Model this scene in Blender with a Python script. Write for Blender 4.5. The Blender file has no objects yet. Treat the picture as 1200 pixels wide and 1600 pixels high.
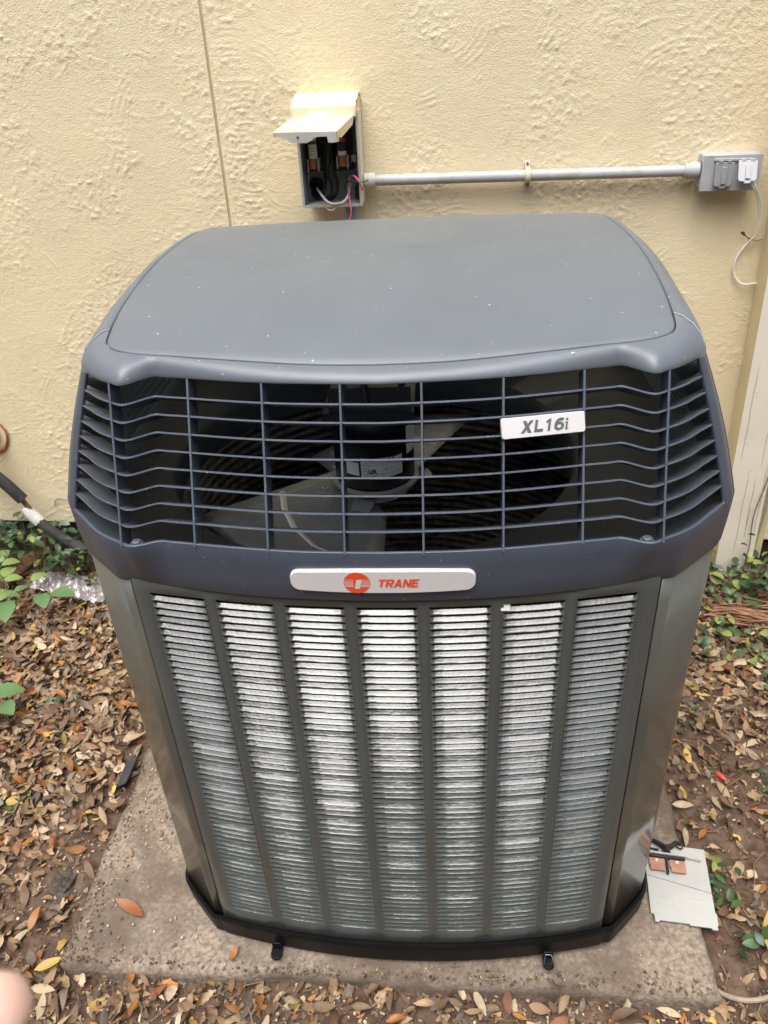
import bpy, bmesh, math, random
import numpy as np
from mathutils import Vector, Matrix, Euler

# ------------------------------------------------------------------ camera, sky, sun, exposure
S = bpy.context.scene
COL = S.collection
R = math.radians
rng = np.random.default_rng(7)
random.seed(7)

cam_d = bpy.data.cameras.new('camera')
cam = bpy.data.objects.new('camera', cam_d)
COL.objects.link(cam)
XR = Vector((0.9967458705624073, 0.06950376492446966, -0.04082763987928894))
YD = Vector((0.0030076745843642533, -0.538210224363075, -0.8428052611870923))
ZF = Vector((-0.08055199197030086, 0.8399398675217009, -0.5366678633356426))
CAMLOC = Vector((0.0731073797099451, -0.8706377642979491, 1.5147654768063261))
mw = Matrix((XR, -YD, -ZF)).transposed().to_4x4()
mw.translation = CAMLOC
cam.matrix_world = mw
cam_d.sensor_fit = 'VERTICAL'
cam_d.sensor_height = 36.0
cam_d.lens = 1230.81 / 1600 * 36.0
cam_d.clip_start = 0.01
cam_d.clip_end = 500
cam_d.dof.use_dof = True
cam_d.dof.focus_distance = 1.25
cam_d.dof.aperture_fstop = 11.0
S.camera = cam

SUN_EL, SUN_AZ = R(70), R(197)        # azimuth of the sun, clockwise from +Y
wd = bpy.data.worlds.new('World')
S.world = wd
wd.use_nodes = True
nt = wd.node_tree
nt.nodes.clear()
sky = nt.nodes.new('ShaderNodeTexSky')
sky.sky_type = 'NISHITA'
sky.sun_disc = False
sky.sun_elevation = SUN_EL
sky.sun_rotation = SUN_AZ
sky.air_density = 1.0
sky.dust_density = 6.0
sky.ozone_density = 1.0
hs = nt.nodes.new('ShaderNodeHueSaturation')
hs.inputs['Saturation'].default_value = 0.35      # overcast: the cloud deck is nearly grey
bg = nt.nodes.new('ShaderNodeBackground')
bg.inputs['Strength'].default_value = 0.15
wo = nt.nodes.new('ShaderNodeOutputWorld')
nt.links.new(sky.outputs[0], hs.inputs['Color'])
nt.links.new(hs.outputs[0], bg.inputs[0])
nt.links.new(bg.outputs[0], wo.inputs[0])

sun_d = bpy.data.lights.new('sun', 'SUN')
sun_d.energy = 1.0
sun_d.angle = R(55)
sun_d.color = (1.0, 0.95, 0.88)
sun = bpy.data.objects.new('sun', sun_d)
COL.objects.link(sun)
sdir = Vector((math.sin(SUN_AZ) * math.cos(SUN_EL), math.cos(SUN_AZ) * math.cos(SUN_EL), math.sin(SUN_EL)))
sun.rotation_euler = (-sdir).to_track_quat('-Z', 'Y').to_euler()
sun.location = sdir * 20

S.view_settings.view_transform = 'Standard'
S.view_settings.look = 'None'
S.view_settings.gamma = 1
S.view_settings.use_curve_mapping = False
S.view_settings.exposure = 0.92

# ------------------------------------------------------------------ helpers
def tag(o, label=None, cat=None, group=None, kind=None):
    if label: o['label'] = label
    if cat: o['category'] = cat
    if group: o['group'] = group
    if kind: o['kind'] = kind
    return o

def thing(name, label, cat, loc=(0, 0, 0), rot=None, group=None):
    o = bpy.data.objects.new(name, None)
    COL.objects.link(o)
    o.empty_display_size = 0.05
    o.location = loc
    if rot is not None: o.rotation_euler = rot
    return tag(o, label, cat, group)

def make_mesh(name, v, f, mat=None, smooth=True, sharp=40):
    me = bpy.data.meshes.new(name)
    v = np.asarray(v, float)
    me.from_pydata(v.tolist(), [], [list(map(int, q)) for q in f])
    me.update()
    if smooth:
        me.polygons.foreach_set('use_smooth', [True] * len(me.polygons))
        if sharp: me.set_sharp_from_angle(angle=R(sharp))
    if mat: me.materials.append(mat)
    return me

def obj(name, v, f, mat=None, parent=None, smooth=True, sharp=40, off=(0, 0, 0), bevel=0, solid=0, fixn=False):
    v = np.asarray(v, float) - np.asarray(off, float)
    me = make_mesh(name, v, f, mat, smooth, sharp)
    if fixn:
        bm = bmesh.new(); bm.from_mesh(me)
        bmesh.ops.recalc_face_normals(bm, faces=bm.faces)
        bm.to_mesh(me); bm.free()
    o = bpy.data.objects.new(name, me)
    COL.objects.link(o)
    if parent: o.parent = parent
    if solid:
        m = o.modifiers.new('solid', 'SOLIDIFY'); m.thickness = abs(solid); m.offset = -1 if solid > 0 else 1
    if bevel:
        m = o.modifiers.new('bevel', 'BEVEL'); m.width = bevel; m.segments = 2; m.limit_method = 'ANGLE'; m.angle_limit = R(35)
    return o

def place(name, me, parent=None, loc=(0, 0, 0), rot=(0, 0, 0), scale=1.0):
    o = bpy.data.objects.new(name, me)
    COL.objects.link(o)
    if parent: o.parent = parent
    o.location = loc; o.rotation_euler = rot
    o.scale = (scale,) * 3 if np.isscalar(scale) else scale
    return o

class Geo:
    def __init__(s): s.v = []; s.f = []
    def add(s, v, f):
        n = len(s.v); s.v += [tuple(map(float, p)) for p in v]; s.f += [tuple(int(i) + n for i in q) for q in f]; return s
    def box(s, c, d, rot=None):
        c = np.array(c, float); h = np.array(d, float) / 2
        v = np.array([[x, y, z] for x in (-1, 1) for y in (-1, 1) for z in (-1, 1)], float) * h
        if rot is not None: v = v @ np.array(Euler(rot).to_matrix()).T
        return s.add(v + c, [(0, 1, 3, 2), (4, 6, 7, 5), (0, 4, 5, 1), (2, 3, 7, 6), (0, 2, 6, 4), (1, 5, 7, 3)])
    def tube(s, path, r, n=8, caps=True):
        P = [Vector(p) for p in path]
        rr = r if hasattr(r, '__len__') else [r] * len(P)
        rings = []; up = None
        for i, p in enumerate(P):
            t = (P[min(i + 1, len(P) - 1)] - P[max(i - 1, 0)]).normalized()
            if up is None:
                up = t.orthogonal().normalized()
            up = (up - t * up.dot(t)).normalized()
            b = t.cross(up)
            rings.append([p + (up * math.cos(a) + b * math.sin(a)) * rr[i] for a in [2 * math.pi * k / n for k in range(n)]])
        v = [q for ring in rings for q in ring]; f = []
        for i in range(len(P) - 1):
            for k in range(n):
                a, b2 = i * n + k, i * n + (k + 1) % n
                f.append((a, b2, b2 + n, a + n))
        if caps:
            f.append(tuple(range(n - 1, -1, -1))); f.append(tuple(range((len(P) - 1) * n, len(P) * n)))
        return s.add(v, f)
    def prism(s, poly, vec):      # polygon (3d points, convex or mildly concave) extruded by a vector
        n = len(poly); vec = np.array(vec, float); a = np.array(poly, float)
        return s.add(np.vstack([a, a + vec]), [tuple(range(n - 1, -1, -1)), tuple(range(n, 2 * n))] + [(i, (i + 1) % n, (i + 1) % n + n, i + n) for i in range(n)])
    def lathe(s, prof, c, n=32, axis='z'):
        v = []; f = []
        for (r, h) in prof:
            for k in range(n):
                a = 2 * math.pi * k / n
                v.append((c[0] + r * math.cos(a), c[1] + r * math.sin(a), c[2] + h))
        for i in range(len(prof) - 1):
            for k in range(n):
                f.append((i * n + k, i * n + (k + 1) % n, (i + 1) * n + (k + 1) % n, (i + 1) * n + k))
        return s.add(v, f)
    def obj(s, name, mat, parent=None, **k): return obj(name, s.v, s.f, mat, parent, **k)

def spline(pts, k=6):
    P = np.array(pts, float); out = []
    for i in range(len(P) - 1):
        p0, p1, p2, p3 = P[max(i - 1, 0)], P[i], P[i + 1], P[min(i + 2, len(P) - 1)]
        for t in np.linspace(0, 1, k, endpoint=False):
            out.append(0.5 * ((2 * p1) + (-p0 + p2) * t + (2 * p0 - 5 * p1 + 4 * p2 - p3) * t * t + (-p0 + 3 * p1 - 3 * p2 + p3) * t ** 3))
    out.append(P[-1]); return np.array(out)

def text_geo(body, size, shear=0.0, extrude=0.0008, bold=0.0, space=1.0):
    cu = bpy.data.curves.new('text', 'FONT')
    cu.body = body; cu.size = size; cu.shear = shear; cu.extrude = extrude; cu.offset = bold; cu.space_character = space
    cu.align_x = 'CENTER'; cu.align_y = 'CENTER'; cu.resolution_u = 3
    o = bpy.data.objects.new('text', cu)
    me = bpy.data.meshes.new_from_object(o)
    v = np.array([p.co[:] for p in me.vertices]); f = [tuple(p.vertices) for p in me.polygons]
    bpy.data.objects.remove(o); bpy.data.curves.remove(cu); bpy.data.meshes.remove(me)
    return v, f

# smooth random field in numpy, sampled anywhere (sum of hashed value-noise octaves)
_tab = rng.random((256, 256))
def vnoise(x, y):
    xi, yi = np.floor(x).astype(int), np.floor(y).astype(int)
    fx, fy = x - xi, y - yi
    fx = fx * fx * (3 - 2 * fx); fy = fy * fy * (3 - 2 * fy)
    g = lambda a, b: _tab[a & 255, b & 255]
    return (g(xi, yi) * (1 - fx) + g(xi + 1, yi) * fx) * (1 - fy) + (g(xi, yi + 1) * (1 - fx) + g(xi + 1, yi + 1) * fx) * fy - 0.5
def fbm(x, y, o=4, gain=0.5):
    t = 0; a = 1; x = np.asarray(x, float); y = np.asarray(y, float)
    for i in range(o):
        t = t + a * vnoise(x + 17.3 * i, y - 9.1 * i); x = x * 2.03; y = y * 2.03; a *= gain
    return t

# ------------------------------------------------------------------ materials
MATS = {}
def mat(name, col, rough=0.5, metal=0.0, spec=0.5, var=0.0, vscale=8.0, bump=0.0, bscale=200.0, coat=0.0, world=False, dirt=None, dscale=5.0, dlo=0.5, dhi=0.7, specks=None, sscale=140.0, sthr=0.12, attr=None, subsurf=0, rvar=0.0):
    m = bpy.data.materials.new(name); m.use_nodes = True
    n = m.node_tree.nodes; l = m.node_tree.links
    b = n['Principled BSDF']
    b.inputs['Roughness'].default_value = rough
    b.inputs['Metallic'].default_value = metal
    b.inputs['Specular IOR Level'].default_value = spec
    b.inputs['Coat Weight'].default_value = coat
    b.inputs['Coat Roughness'].default_value = 0.06
    tc = n.new('ShaderNodeTexCoord')
    crd = tc.outputs['Object'] if not world else n.new('ShaderNodeNewGeometry').outputs['Position']
    def rgb(c):
        x = n.new('ShaderNodeRGB'); x.outputs[0].default_value = (*c, 1); return x.outputs[0]
    def noise(scale, det=4, rgh=0.6):
        x = n.new('ShaderNodeTexNoise'); x.inputs['Scale'].default_value = scale; x.inputs['Detail'].default_value = det; x.inputs['Roughness'].default_value = rgh
        l.new(crd, x.inputs['Vector']); return x.outputs['Fac']
    def ramp(fac, lo, hi):
        x = n.new('ShaderNodeMapRange'); x.inputs['From Min'].default_value = lo; x.inputs['From Max'].default_value = hi
        x.interpolation_type = 'SMOOTHSTEP'
        l.new(fac, x.inputs['Value']); return x.outputs['Result']
    def mix(a, c, fac):
        x = n.new('ShaderNodeMix'); x.data_type = 'RGBA'
        l.new(fac, x.inputs['Factor']); l.new(a, x.inputs['A']); l.new(c, x.inputs['B']); return x.outputs['Result']
    if attr:
        at = n.new('ShaderNodeAttribute'); at.attribute_name = attr; c = at.outputs['Color']
    else: c = rgb(col)
    if var:
        lo = n.new('ShaderNodeHueSaturation'); lo.inputs['Value'].default_value = 1 - var; l.new(c, lo.inputs['Color'])
        hi = n.new('ShaderNodeHueSaturation'); hi.inputs['Value'].default_value = 1 + var; l.new(c, hi.inputs['Color'])
        c = mix(lo.outputs[0], hi.outputs[0], ramp(noise(vscale), 0.3, 0.7))
    if dirt:
        c = mix(c, rgb(dirt), ramp(noise(dscale, 8, 0.65), dlo, dhi))
    if specks:
        vo = n.new('ShaderNodeTexVoronoi'); vo.inputs['Scale'].default_value = sscale; l.new(crd, vo.inputs['Vector'])
        sp = n.new('ShaderNodeSeparateColor'); l.new(vo.outputs['Color'], sp.inputs[0])
        ma = n.new('ShaderNodeMath'); ma.operation = 'LESS_THAN'; l.new(sp.outputs[0], ma.inputs[0]); ma.inputs[1].default_value = sthr
        sz = n.new('ShaderNodeMath'); sz.operation = 'POWER'; l.new(sp.outputs[1], sz.inputs[0]); sz.inputs[1].default_value = 2.5
        sm = n.new('ShaderNodeMath'); sm.operation = 'MULTIPLY_ADD'; l.new(sz.outputs[0], sm.inputs[0]); sm.inputs[1].default_value = 0.26; sm.inputs[2].default_value = 0.03
        mb = n.new('ShaderNodeMath'); mb.operation = 'LESS_THAN'; l.new(vo.outputs['Distance'], mb.inputs[0]); l.new(sm.outputs[0], mb.inputs[1])
        mc = n.new('ShaderNodeMath'); mc.operation = 'MULTIPLY'; l.new(ma.outputs[0], mc.inputs[0]); l.new(mb.outputs[0], mc.inputs[1])
        c = mix(c, rgb(specks), mc.outputs[0])
    l.new(c, b.inputs['Base Color'])
    if rvar:
        mr = n.new('ShaderNodeMapRange'); mr.inputs['To Min'].default_value = max(rough - rvar, 0.02); mr.inputs['To Max'].default_value = rough + rvar
        mr.inputs['From Min'].default_value = 0.3; mr.inputs['From Max'].default_value = 0.7
        l.new(noise(vscale * 1.7), mr.inputs['Value']); l.new(mr.outputs[0], b.inputs['Roughness'])
    if bump:
        bp = n.new('ShaderNodeBump'); bp.inputs['Strength'].default_value = bump; bp.inputs['Distance'].default_value = 0.002
        l.new(noise(bscale, 3), bp.inputs['Height']); l.new(bp.outputs[0], b.inputs['Normal'])
        if coat: l.new(bp.outputs[0], b.inputs['Coat Normal'])
    MATS[name] = m
    m['b'] = 1
    return m

M_WALL = mat('stucco_paint', (0.81, 0.705, 0.48), 0.50, var=0.04, vscale=3, bump=1.0, bscale=270, dirt=(0.74, 0.625, 0.41), dscale=2.6, dlo=0.5, dhi=0.85)
M_SEAM = mat('joint_sealant', (0.54, 0.44, 0.25), 0.7, var=0.1, vscale=20)
M_FOUND = mat('foundation_concrete', (0.045, 0.036, 0.028), 0.9, var=0.3, vscale=12, bump=0.6, bscale=90)
M_CAP = mat('dark_blue_grey_plastic', (0.052, 0.066, 0.094), 0.38, spec=0.75, var=0.06, vscale=10, bump=0.10, bscale=900, specks=(0.35, 0.37, 0.4), sscale=260, sthr=0.05)
M_SLAT = mat('grille_plastic', (0.075, 0.094, 0.125), 0.36, spec=0.6, var=0.08, vscale=14, bump=0.08, bscale=900, specks=(0.38, 0.38, 0.36), sscale=420, sthr=0.30)
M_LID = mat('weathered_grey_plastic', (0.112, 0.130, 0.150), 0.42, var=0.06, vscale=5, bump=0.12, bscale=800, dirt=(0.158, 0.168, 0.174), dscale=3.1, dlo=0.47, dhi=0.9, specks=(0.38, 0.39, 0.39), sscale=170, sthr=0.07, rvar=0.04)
M_CAPTOP = mat('skylit_blue_grey_plastic', (0.112, 0.130, 0.156), 0.40, spec=0.6, var=0.06, vscale=9, bump=0.12, bscale=900, specks=(0.42, 0.44, 0.46), sscale=240, sthr=0.05)  # same cap plastic, with the brightness of sky light put into its colour
M_INNER = mat('inner_plastic', (0.050, 0.066, 0.085), 0.5, var=0.15, vscale=8, dirt=(0.075, 0.088, 0.092), dscale=6)
M_METAL = mat('dark_grey_painted_steel', (0.078, 0.089, 0.089), 0.24, spec=0.45, var=0.06, vscale=7, bump=0.045, bscale=150, coat=0.18, dirt=(0.085, 0.078, 0.062), dscale=4.5, dlo=0.5, dhi=0.8)
M_CORNER = mat('glossy_olive_grey_steel', (0.080, 0.083, 0.072), 0.18, spec=0.5, var=0.08, vscale=5, bump=0.35, bscale=28, coat=0.22, dirt=(0.10, 0.088, 0.068), dscale=5, dlo=.45, dhi=.75)
M_LOUV = mat('glossy_louvre_paint', (0.088, 0.098, 0.096), 0.13, spec=0.75, var=0.05, vscale=30, bump=0.17, bscale=210, coat=0.95, world=True, dirt=(0.105, 0.105, 0.095), dscale=9, dlo=.5, dhi=.8)
M_PAN = mat('black_pan_plastic', (0.006, 0.006, 0.007), 0.45, spec=0.2, var=0.2, vscale=10, dirt=(0.014, 0.012, 0.010), dscale=9, dlo=0.55, dhi=0.8)
M_COIL = mat('dirty_coil_fins', (0.20, 0.182, 0.165), 0.45, var=0.5, vscale=40, specks=(0.5, 0.42, 0.33), sscale=200, sthr=0.05)
M_MOTOR = mat('black_motor_paint', (0.012, 0.012, 0.013), 0.30)
M_ALU = mat('fan_aluminium', (0.33, 0.35, 0.37), 0.45, metal=0.4, var=0.10, vscale=9, dirt=(0.28, 0.28, 0.265), dscale=7)
M_BADGE = mat('satin_silver', (0.74, 0.73, 0.74), 0.40, metal=0.25, var=0.02, bump=0.02, bscale=600)
M_RED = mat('orange_red_print', (0.72, 0.075, 0.022), 0.45)
M_LETTER = mat('grey_lettering', (0.13, 0.14, 0.15), 0.4, metal=0.2)
M_WHITE = mat('white_sticker', (0.88, 0.90, 0.94), 0.5)
M_PRINT = mat('black_print', (0.03, 0.03, 0.035), 0.6)
M_SCREW = mat('zinc_screw', (0.22, 0.24, 0.27), 0.4, metal=0.7)
M_BOXCREAM = mat('cream_painted_steel', (0.76, 0.665, 0.475), 0.45, var=0.04, vscale=14, bump=0.08, bscale=150, dirt=(0.70, 0.60, 0.42), dscale=9)
M_BOXGREY = mat('grey_steel', (0.42, 0.45, 0.47), 0.45, var=0.1, vscale=12, dirt=(0.28, 0.28, 0.27), dscale=14, dlo=.55)
M_BOXRIM = mat('bare_rim_grey', (0.52, 0.52, 0.49), 0.5, var=0.1, vscale=18)
M_CONDUIT = mat('grey_pvc', (0.43, 0.44, 0.45), 0.42, var=0.06, vscale=10, dirt=(0.36, 0.35, 0.32), dscale=12)
M_CONDBLUE = mat('blue_grey_pvc', (0.30, 0.325, 0.38), 0.45, var=0.1, vscale=12)
M_OUTDARK = mat('dull_grey_cover', (0.27, 0.28, 0.29), 0.45, var=0.08, vscale=20)
M_OUTLET = mat('grey_cast_cover', (0.40, 0.41, 0.43), 0.45, var=0.08, vscale=20, bump=0.05, bscale=300)
M_OUTLIGHT = mat('pale_grey_cover', (0.50, 0.51, 0.54), 0.42, var=0.05, vscale=20)
M_BLACK = mat('black_rubber', (0.012, 0.012, 0.013), 0.42, var=0.2, vscale=20)
M_WHITEWIRE = mat('white_wire', (0.80, 0.79, 0.75), 0.4, var=0.05, vscale=30)
M_PINKWIRE = mat('faded_pink_wire', (0.78, 0.16, 0.24), 0.45, var=0.1, vscale=30)
M_GREEN = mat('green_wire', (0.02, 0.16, 0.09), 0.45)
M_COPPER = mat('copper_clip', (0.50, 0.20, 0.09), 0.42, metal=0.5, var=0.2, vscale=60)
M_COPPERFLAT = mat('dull_copper_blade', (0.42, 0.22, 0.15), 0.5, metal=0.35, var=0.15, vscale=50)
M_PAPER = mat('fuse_paper', (0.86, 0.88, 0.82), 0.6, var=0.08, vscale=60)
M_CLAMP = mat('cream_clamp', (0.62, 0.53, 0.36), 0.5, var=0.1, vscale=30)
M_POST = mat('peeling_white_paint', (0.74, 0.69, 0.58), 0.6, var=0.06, vscale=5, bump=0.25, bscale=60, dirt=(0.42, 0.38, 0.31), dscale=34, dlo=0.66, dhi=0.70)
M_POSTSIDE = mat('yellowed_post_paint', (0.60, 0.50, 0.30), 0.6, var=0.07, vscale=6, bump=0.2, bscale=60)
M_LATH = mat('mossy_wood', (0.33, 0.31, 0.20), 0.8, var=0.25, vscale=20, bump=0.4, bscale=90)
M_SLAB = mat('weathered_concrete', (0.262, 0.211, 0.164), 0.9, var=0.38, vscale=110, bump=1.0, bscale=120, dirt=(0.128, 0.096, 0.073), dscale=3.9, dlo=0.39, dhi=0.63, specks=(0.36, 0.31, 0.25), sscale=170, sthr=0.22)
M_SOIL = mat('dark_soil', (0.088, 0.054, 0.036), 0.95, var=0.45, vscale=40, bump=1.0, bscale=110, dirt=(0.16, 0.115, 0.078), dscale=14, dlo=0.5, dhi=0.7, specks=(0.34, 0.27, 0.19), sscale=190, sthr=0.07)
M_LITTER = mat('dry_leaf_litter', (0.3, 0.2, 0.1), 0.62, attr='tint', var=0.18, vscale=60, bump=0.25, bscale=220)
M_PEBBLE = mat('pale_pebbles', (0.5, 0.42, 0.3), 0.75, attr='tint', var=0.12, vscale=90)
M_TWIG = mat('brown_twigs', (0.19, 0.12, 0.075), 0.8, var=0.35, vscale=30, bump=0.4, bscale=160)
M_VINE = mat('reddish_dead_vine', (0.24, 0.12, 0.065), 0.8, var=0.35, vscale=30, bump=0.3, bscale=160)
M_STEM = mat('green_brown_stem', (0.17, 0.15, 0.07), 0.7, var=0.2, vscale=30)
M_ROOT = mat('pale_root', (0.30, 0.235, 0.175), 0.8, var=0.2, vscale=40, bump=0.5, bscale=140)
M_FOAM = mat('black_foam_insulation', (0.028, 0.027, 0.027), 0.8, var=0.25, vscale=25, bump=0.5, bscale=120)
M_TAPE = mat('white_wrap_tape', (0.62, 0.61, 0.58), 0.55, var=0.15, vscale=30, bump=0.5, bscale=70)
M_PIPE = mat('brown_copper_pipe', (0.17, 0.10, 0.065), 0.5, metal=0.3, var=0.2, vscale=30)
M_RUST = mat('orange_sealing_foam', (0.36, 0.11, 0.035), 0.9, var=0.35, vscale=40, bump=0.9, bscale=90)
M_CREAMPIPE = mat('cream_pipe', (0.68, 0.60, 0.46), 0.5, var=0.1, vscale=30, dirt=(0.45, 0.38, 0.27), dscale=30)
M_WOOD = mat('rotting_wood', (0.20, 0.115, 0.065), 0.85, var=0.3, vscale=18, bump=0.6, bscale=70)
M_BARK = mat('reddish_bark', (0.21, 0.105, 0.07), 0.85, var=0.3, vscale=22, bump=0.6, bscale=90)
M_DARKPL = mat('dark_plastic_scrap', (0.035, 0.037, 0.042), 0.5, var=0.3, vscale=20)
M_SKIN = mat('skin', (0.72, 0.47, 0.38), 0.5, var=0.05, vscale=60, bump=0.3, bscale=900)
M_NAIL = mat('nail', (0.72, 0.48, 0.42), 0.3)
M_SLEEVE = mat('grey_sleeve', (0.12, 0.12, 0.13), 0.85, var=0.1, vscale=40)
M_REDNUT = mat('red_wire_nut', (0.80, 0.07, 0.05), 0.4)
M_HANDLE = mat('black_handle', (0.014, 0.016, 0.02), 0.35, var=0.2, vscale=20)
M_PLATE = mat('pale_grey_cover_plate', (0.41, 0.41, 0.395), 0.5, var=0.07, vscale=9, bump=0.06, bscale=120, dirt=(0.40, 0.39, 0.36), dscale=8, dlo=0.55, dhi=0.8)
M_HEDGE = mat('hedge_leaves', (0.05, 0.075, 0.035), 0.5, var=0.4, vscale=3)
M_HEDGEIN = mat('hedge_inside', (0.03, 0.03, 0.018), 0.9, var=0.3, vscale=2)

def leaf_mat(name, col, rough=0.45, var=0.2):
    return mat(name, col, rough, var=var, vscale=70, bump=0.15, bscale=260)
M_LEAFC = {
    'tan': leaf_mat('tan_dry_leaf', (0.27, 0.175, 0.098), 0.6), 'brown': leaf_mat('brown_dry_leaf', (0.145, 0.083, 0.047), 0.6),
    'orange': leaf_mat('orange_leaf', (0.31, 0.125, 0.03)), 'yellow': leaf_mat('yellow_leaf', (0.42, 0.27, 0.065)),
    'pale': leaf_mat('pale_dry_leaf', (0.40, 0.30, 0.195), 0.6), 'rust': leaf_mat('rust_leaf', (0.26, 0.085, 0.032)),
    'green': leaf_mat('green_leaf', (0.05, 0.095, 0.045)), 'grey': leaf_mat('grey_brown_leaf', (0.17, 0.125, 0.095), 0.7)}
M_VG = [leaf_mat('dark_green_leaf', (0.030, 0.062, 0.026), 0.32), leaf_mat('mid_green_leaf', (0.055, 0.105, 0.035), 0.36),
        leaf_mat('yellow_green_leaf', (0.19, 0.23, 0.06), 0.4), leaf_mat('grey_green_leaf', (0.10, 0.135, 0.085), 0.35)]
M_SEED = [leaf_mat('fresh_green_leaflet', (0.085, 0.165, 0.06), 0.5), leaf_mat('lime_leaflet', (0.17, 0.24, 0.07), 0.5)]

# bubble wrap: clear film, mostly see-through with sharp reflections
m = bpy.data.materials.new('clear_bubble_film'); m.use_nodes = True
n = m.node_tree.nodes; l = m.node_tree.links; n.remove(n['Principled BSDF'])
tr = n.new('ShaderNodeBsdfTransparent'); tr.inputs[0].default_value = (0.9, 0.88, 0.9, 1)
gl = n.new('ShaderNodeBsdfGlossy'); gl.inputs['Roughness'].default_value = 0.08
df = n.new('ShaderNodeBsdfDiffuse'); df.inputs[0].default_value = (0.6, 0.56, 0.58, 1)
a1 = n.new('ShaderNodeMixShader'); a1.inputs[0].default_value = 0.35; l.new(tr.outputs[0], a1.inputs[1]); l.new(df.outputs[0], a1.inputs[2])
a2 = n.new('ShaderNodeMixShader'); fr = n.new('ShaderNodeFresnel'); fr.inputs[0].default_value = 1.9
l.new(fr.outputs[0], a2.inputs[0]); l.new(a1.outputs[0], a2.inputs[1]); l.new(gl.outputs[0], a2.inputs[2]); l.new(a2.outputs[0], n['Material Output'].inputs[0])
M_FILM = m

# ------------------------------------------------------------------ ground
YW = 1.298                      # face of the stucco wall
def ground_z(x, y):
    x = np.asarray(x, float); y = np.asarray(y, float)
    z = -0.108 + 0.035 * np.clip((y - 0.3) / 0.9, 0, 1)
    z = z + np.where(x < -0.6, 0.022, 0.0) * np.clip((y + 0.1) / 0.4, 0, 1)
    near = np.clip(1.5 - np.hypot(x, y - 0.5) / 2.2, 0, 1)
    z = z + near * (0.022 * fbm(x * 4, y * 4, 3) + 0.010 * fbm(x * 22, y * 22, 4, 0.6))
    return z
def axis(a, b, step, far):
    core = np.arange(a, b + step / 2, step)
    o = [step * 1.5]
    while sum(o) < far: o.append(o[-1] * 1.5)
    o = np.cumsum(o)
    return np.concatenate([a - o[::-1], core, b + o])
gx = axis(-1.9, 1.4, 0.010, 60); gy = axis(-0.45, 1.32, 0.010, 60)
X, Y = np.meshgrid(gx, gy, indexing='ij')
Z = ground_z(X, Y)
def grid_faces(nx, ny):
    i = np.arange(nx - 1)[:, None] * ny + np.arange(ny - 1)[None, :]
    return np.stack([i, i + ny, i + ny + 1, i + 1], -1).reshape(-1, 4)
g = obj('ground', np.stack([X, Y, Z], -1).reshape(-1, 3), grid_faces(*X.shape), M_SOIL, sharp=0)
tag(g, kind='structure')

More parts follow.
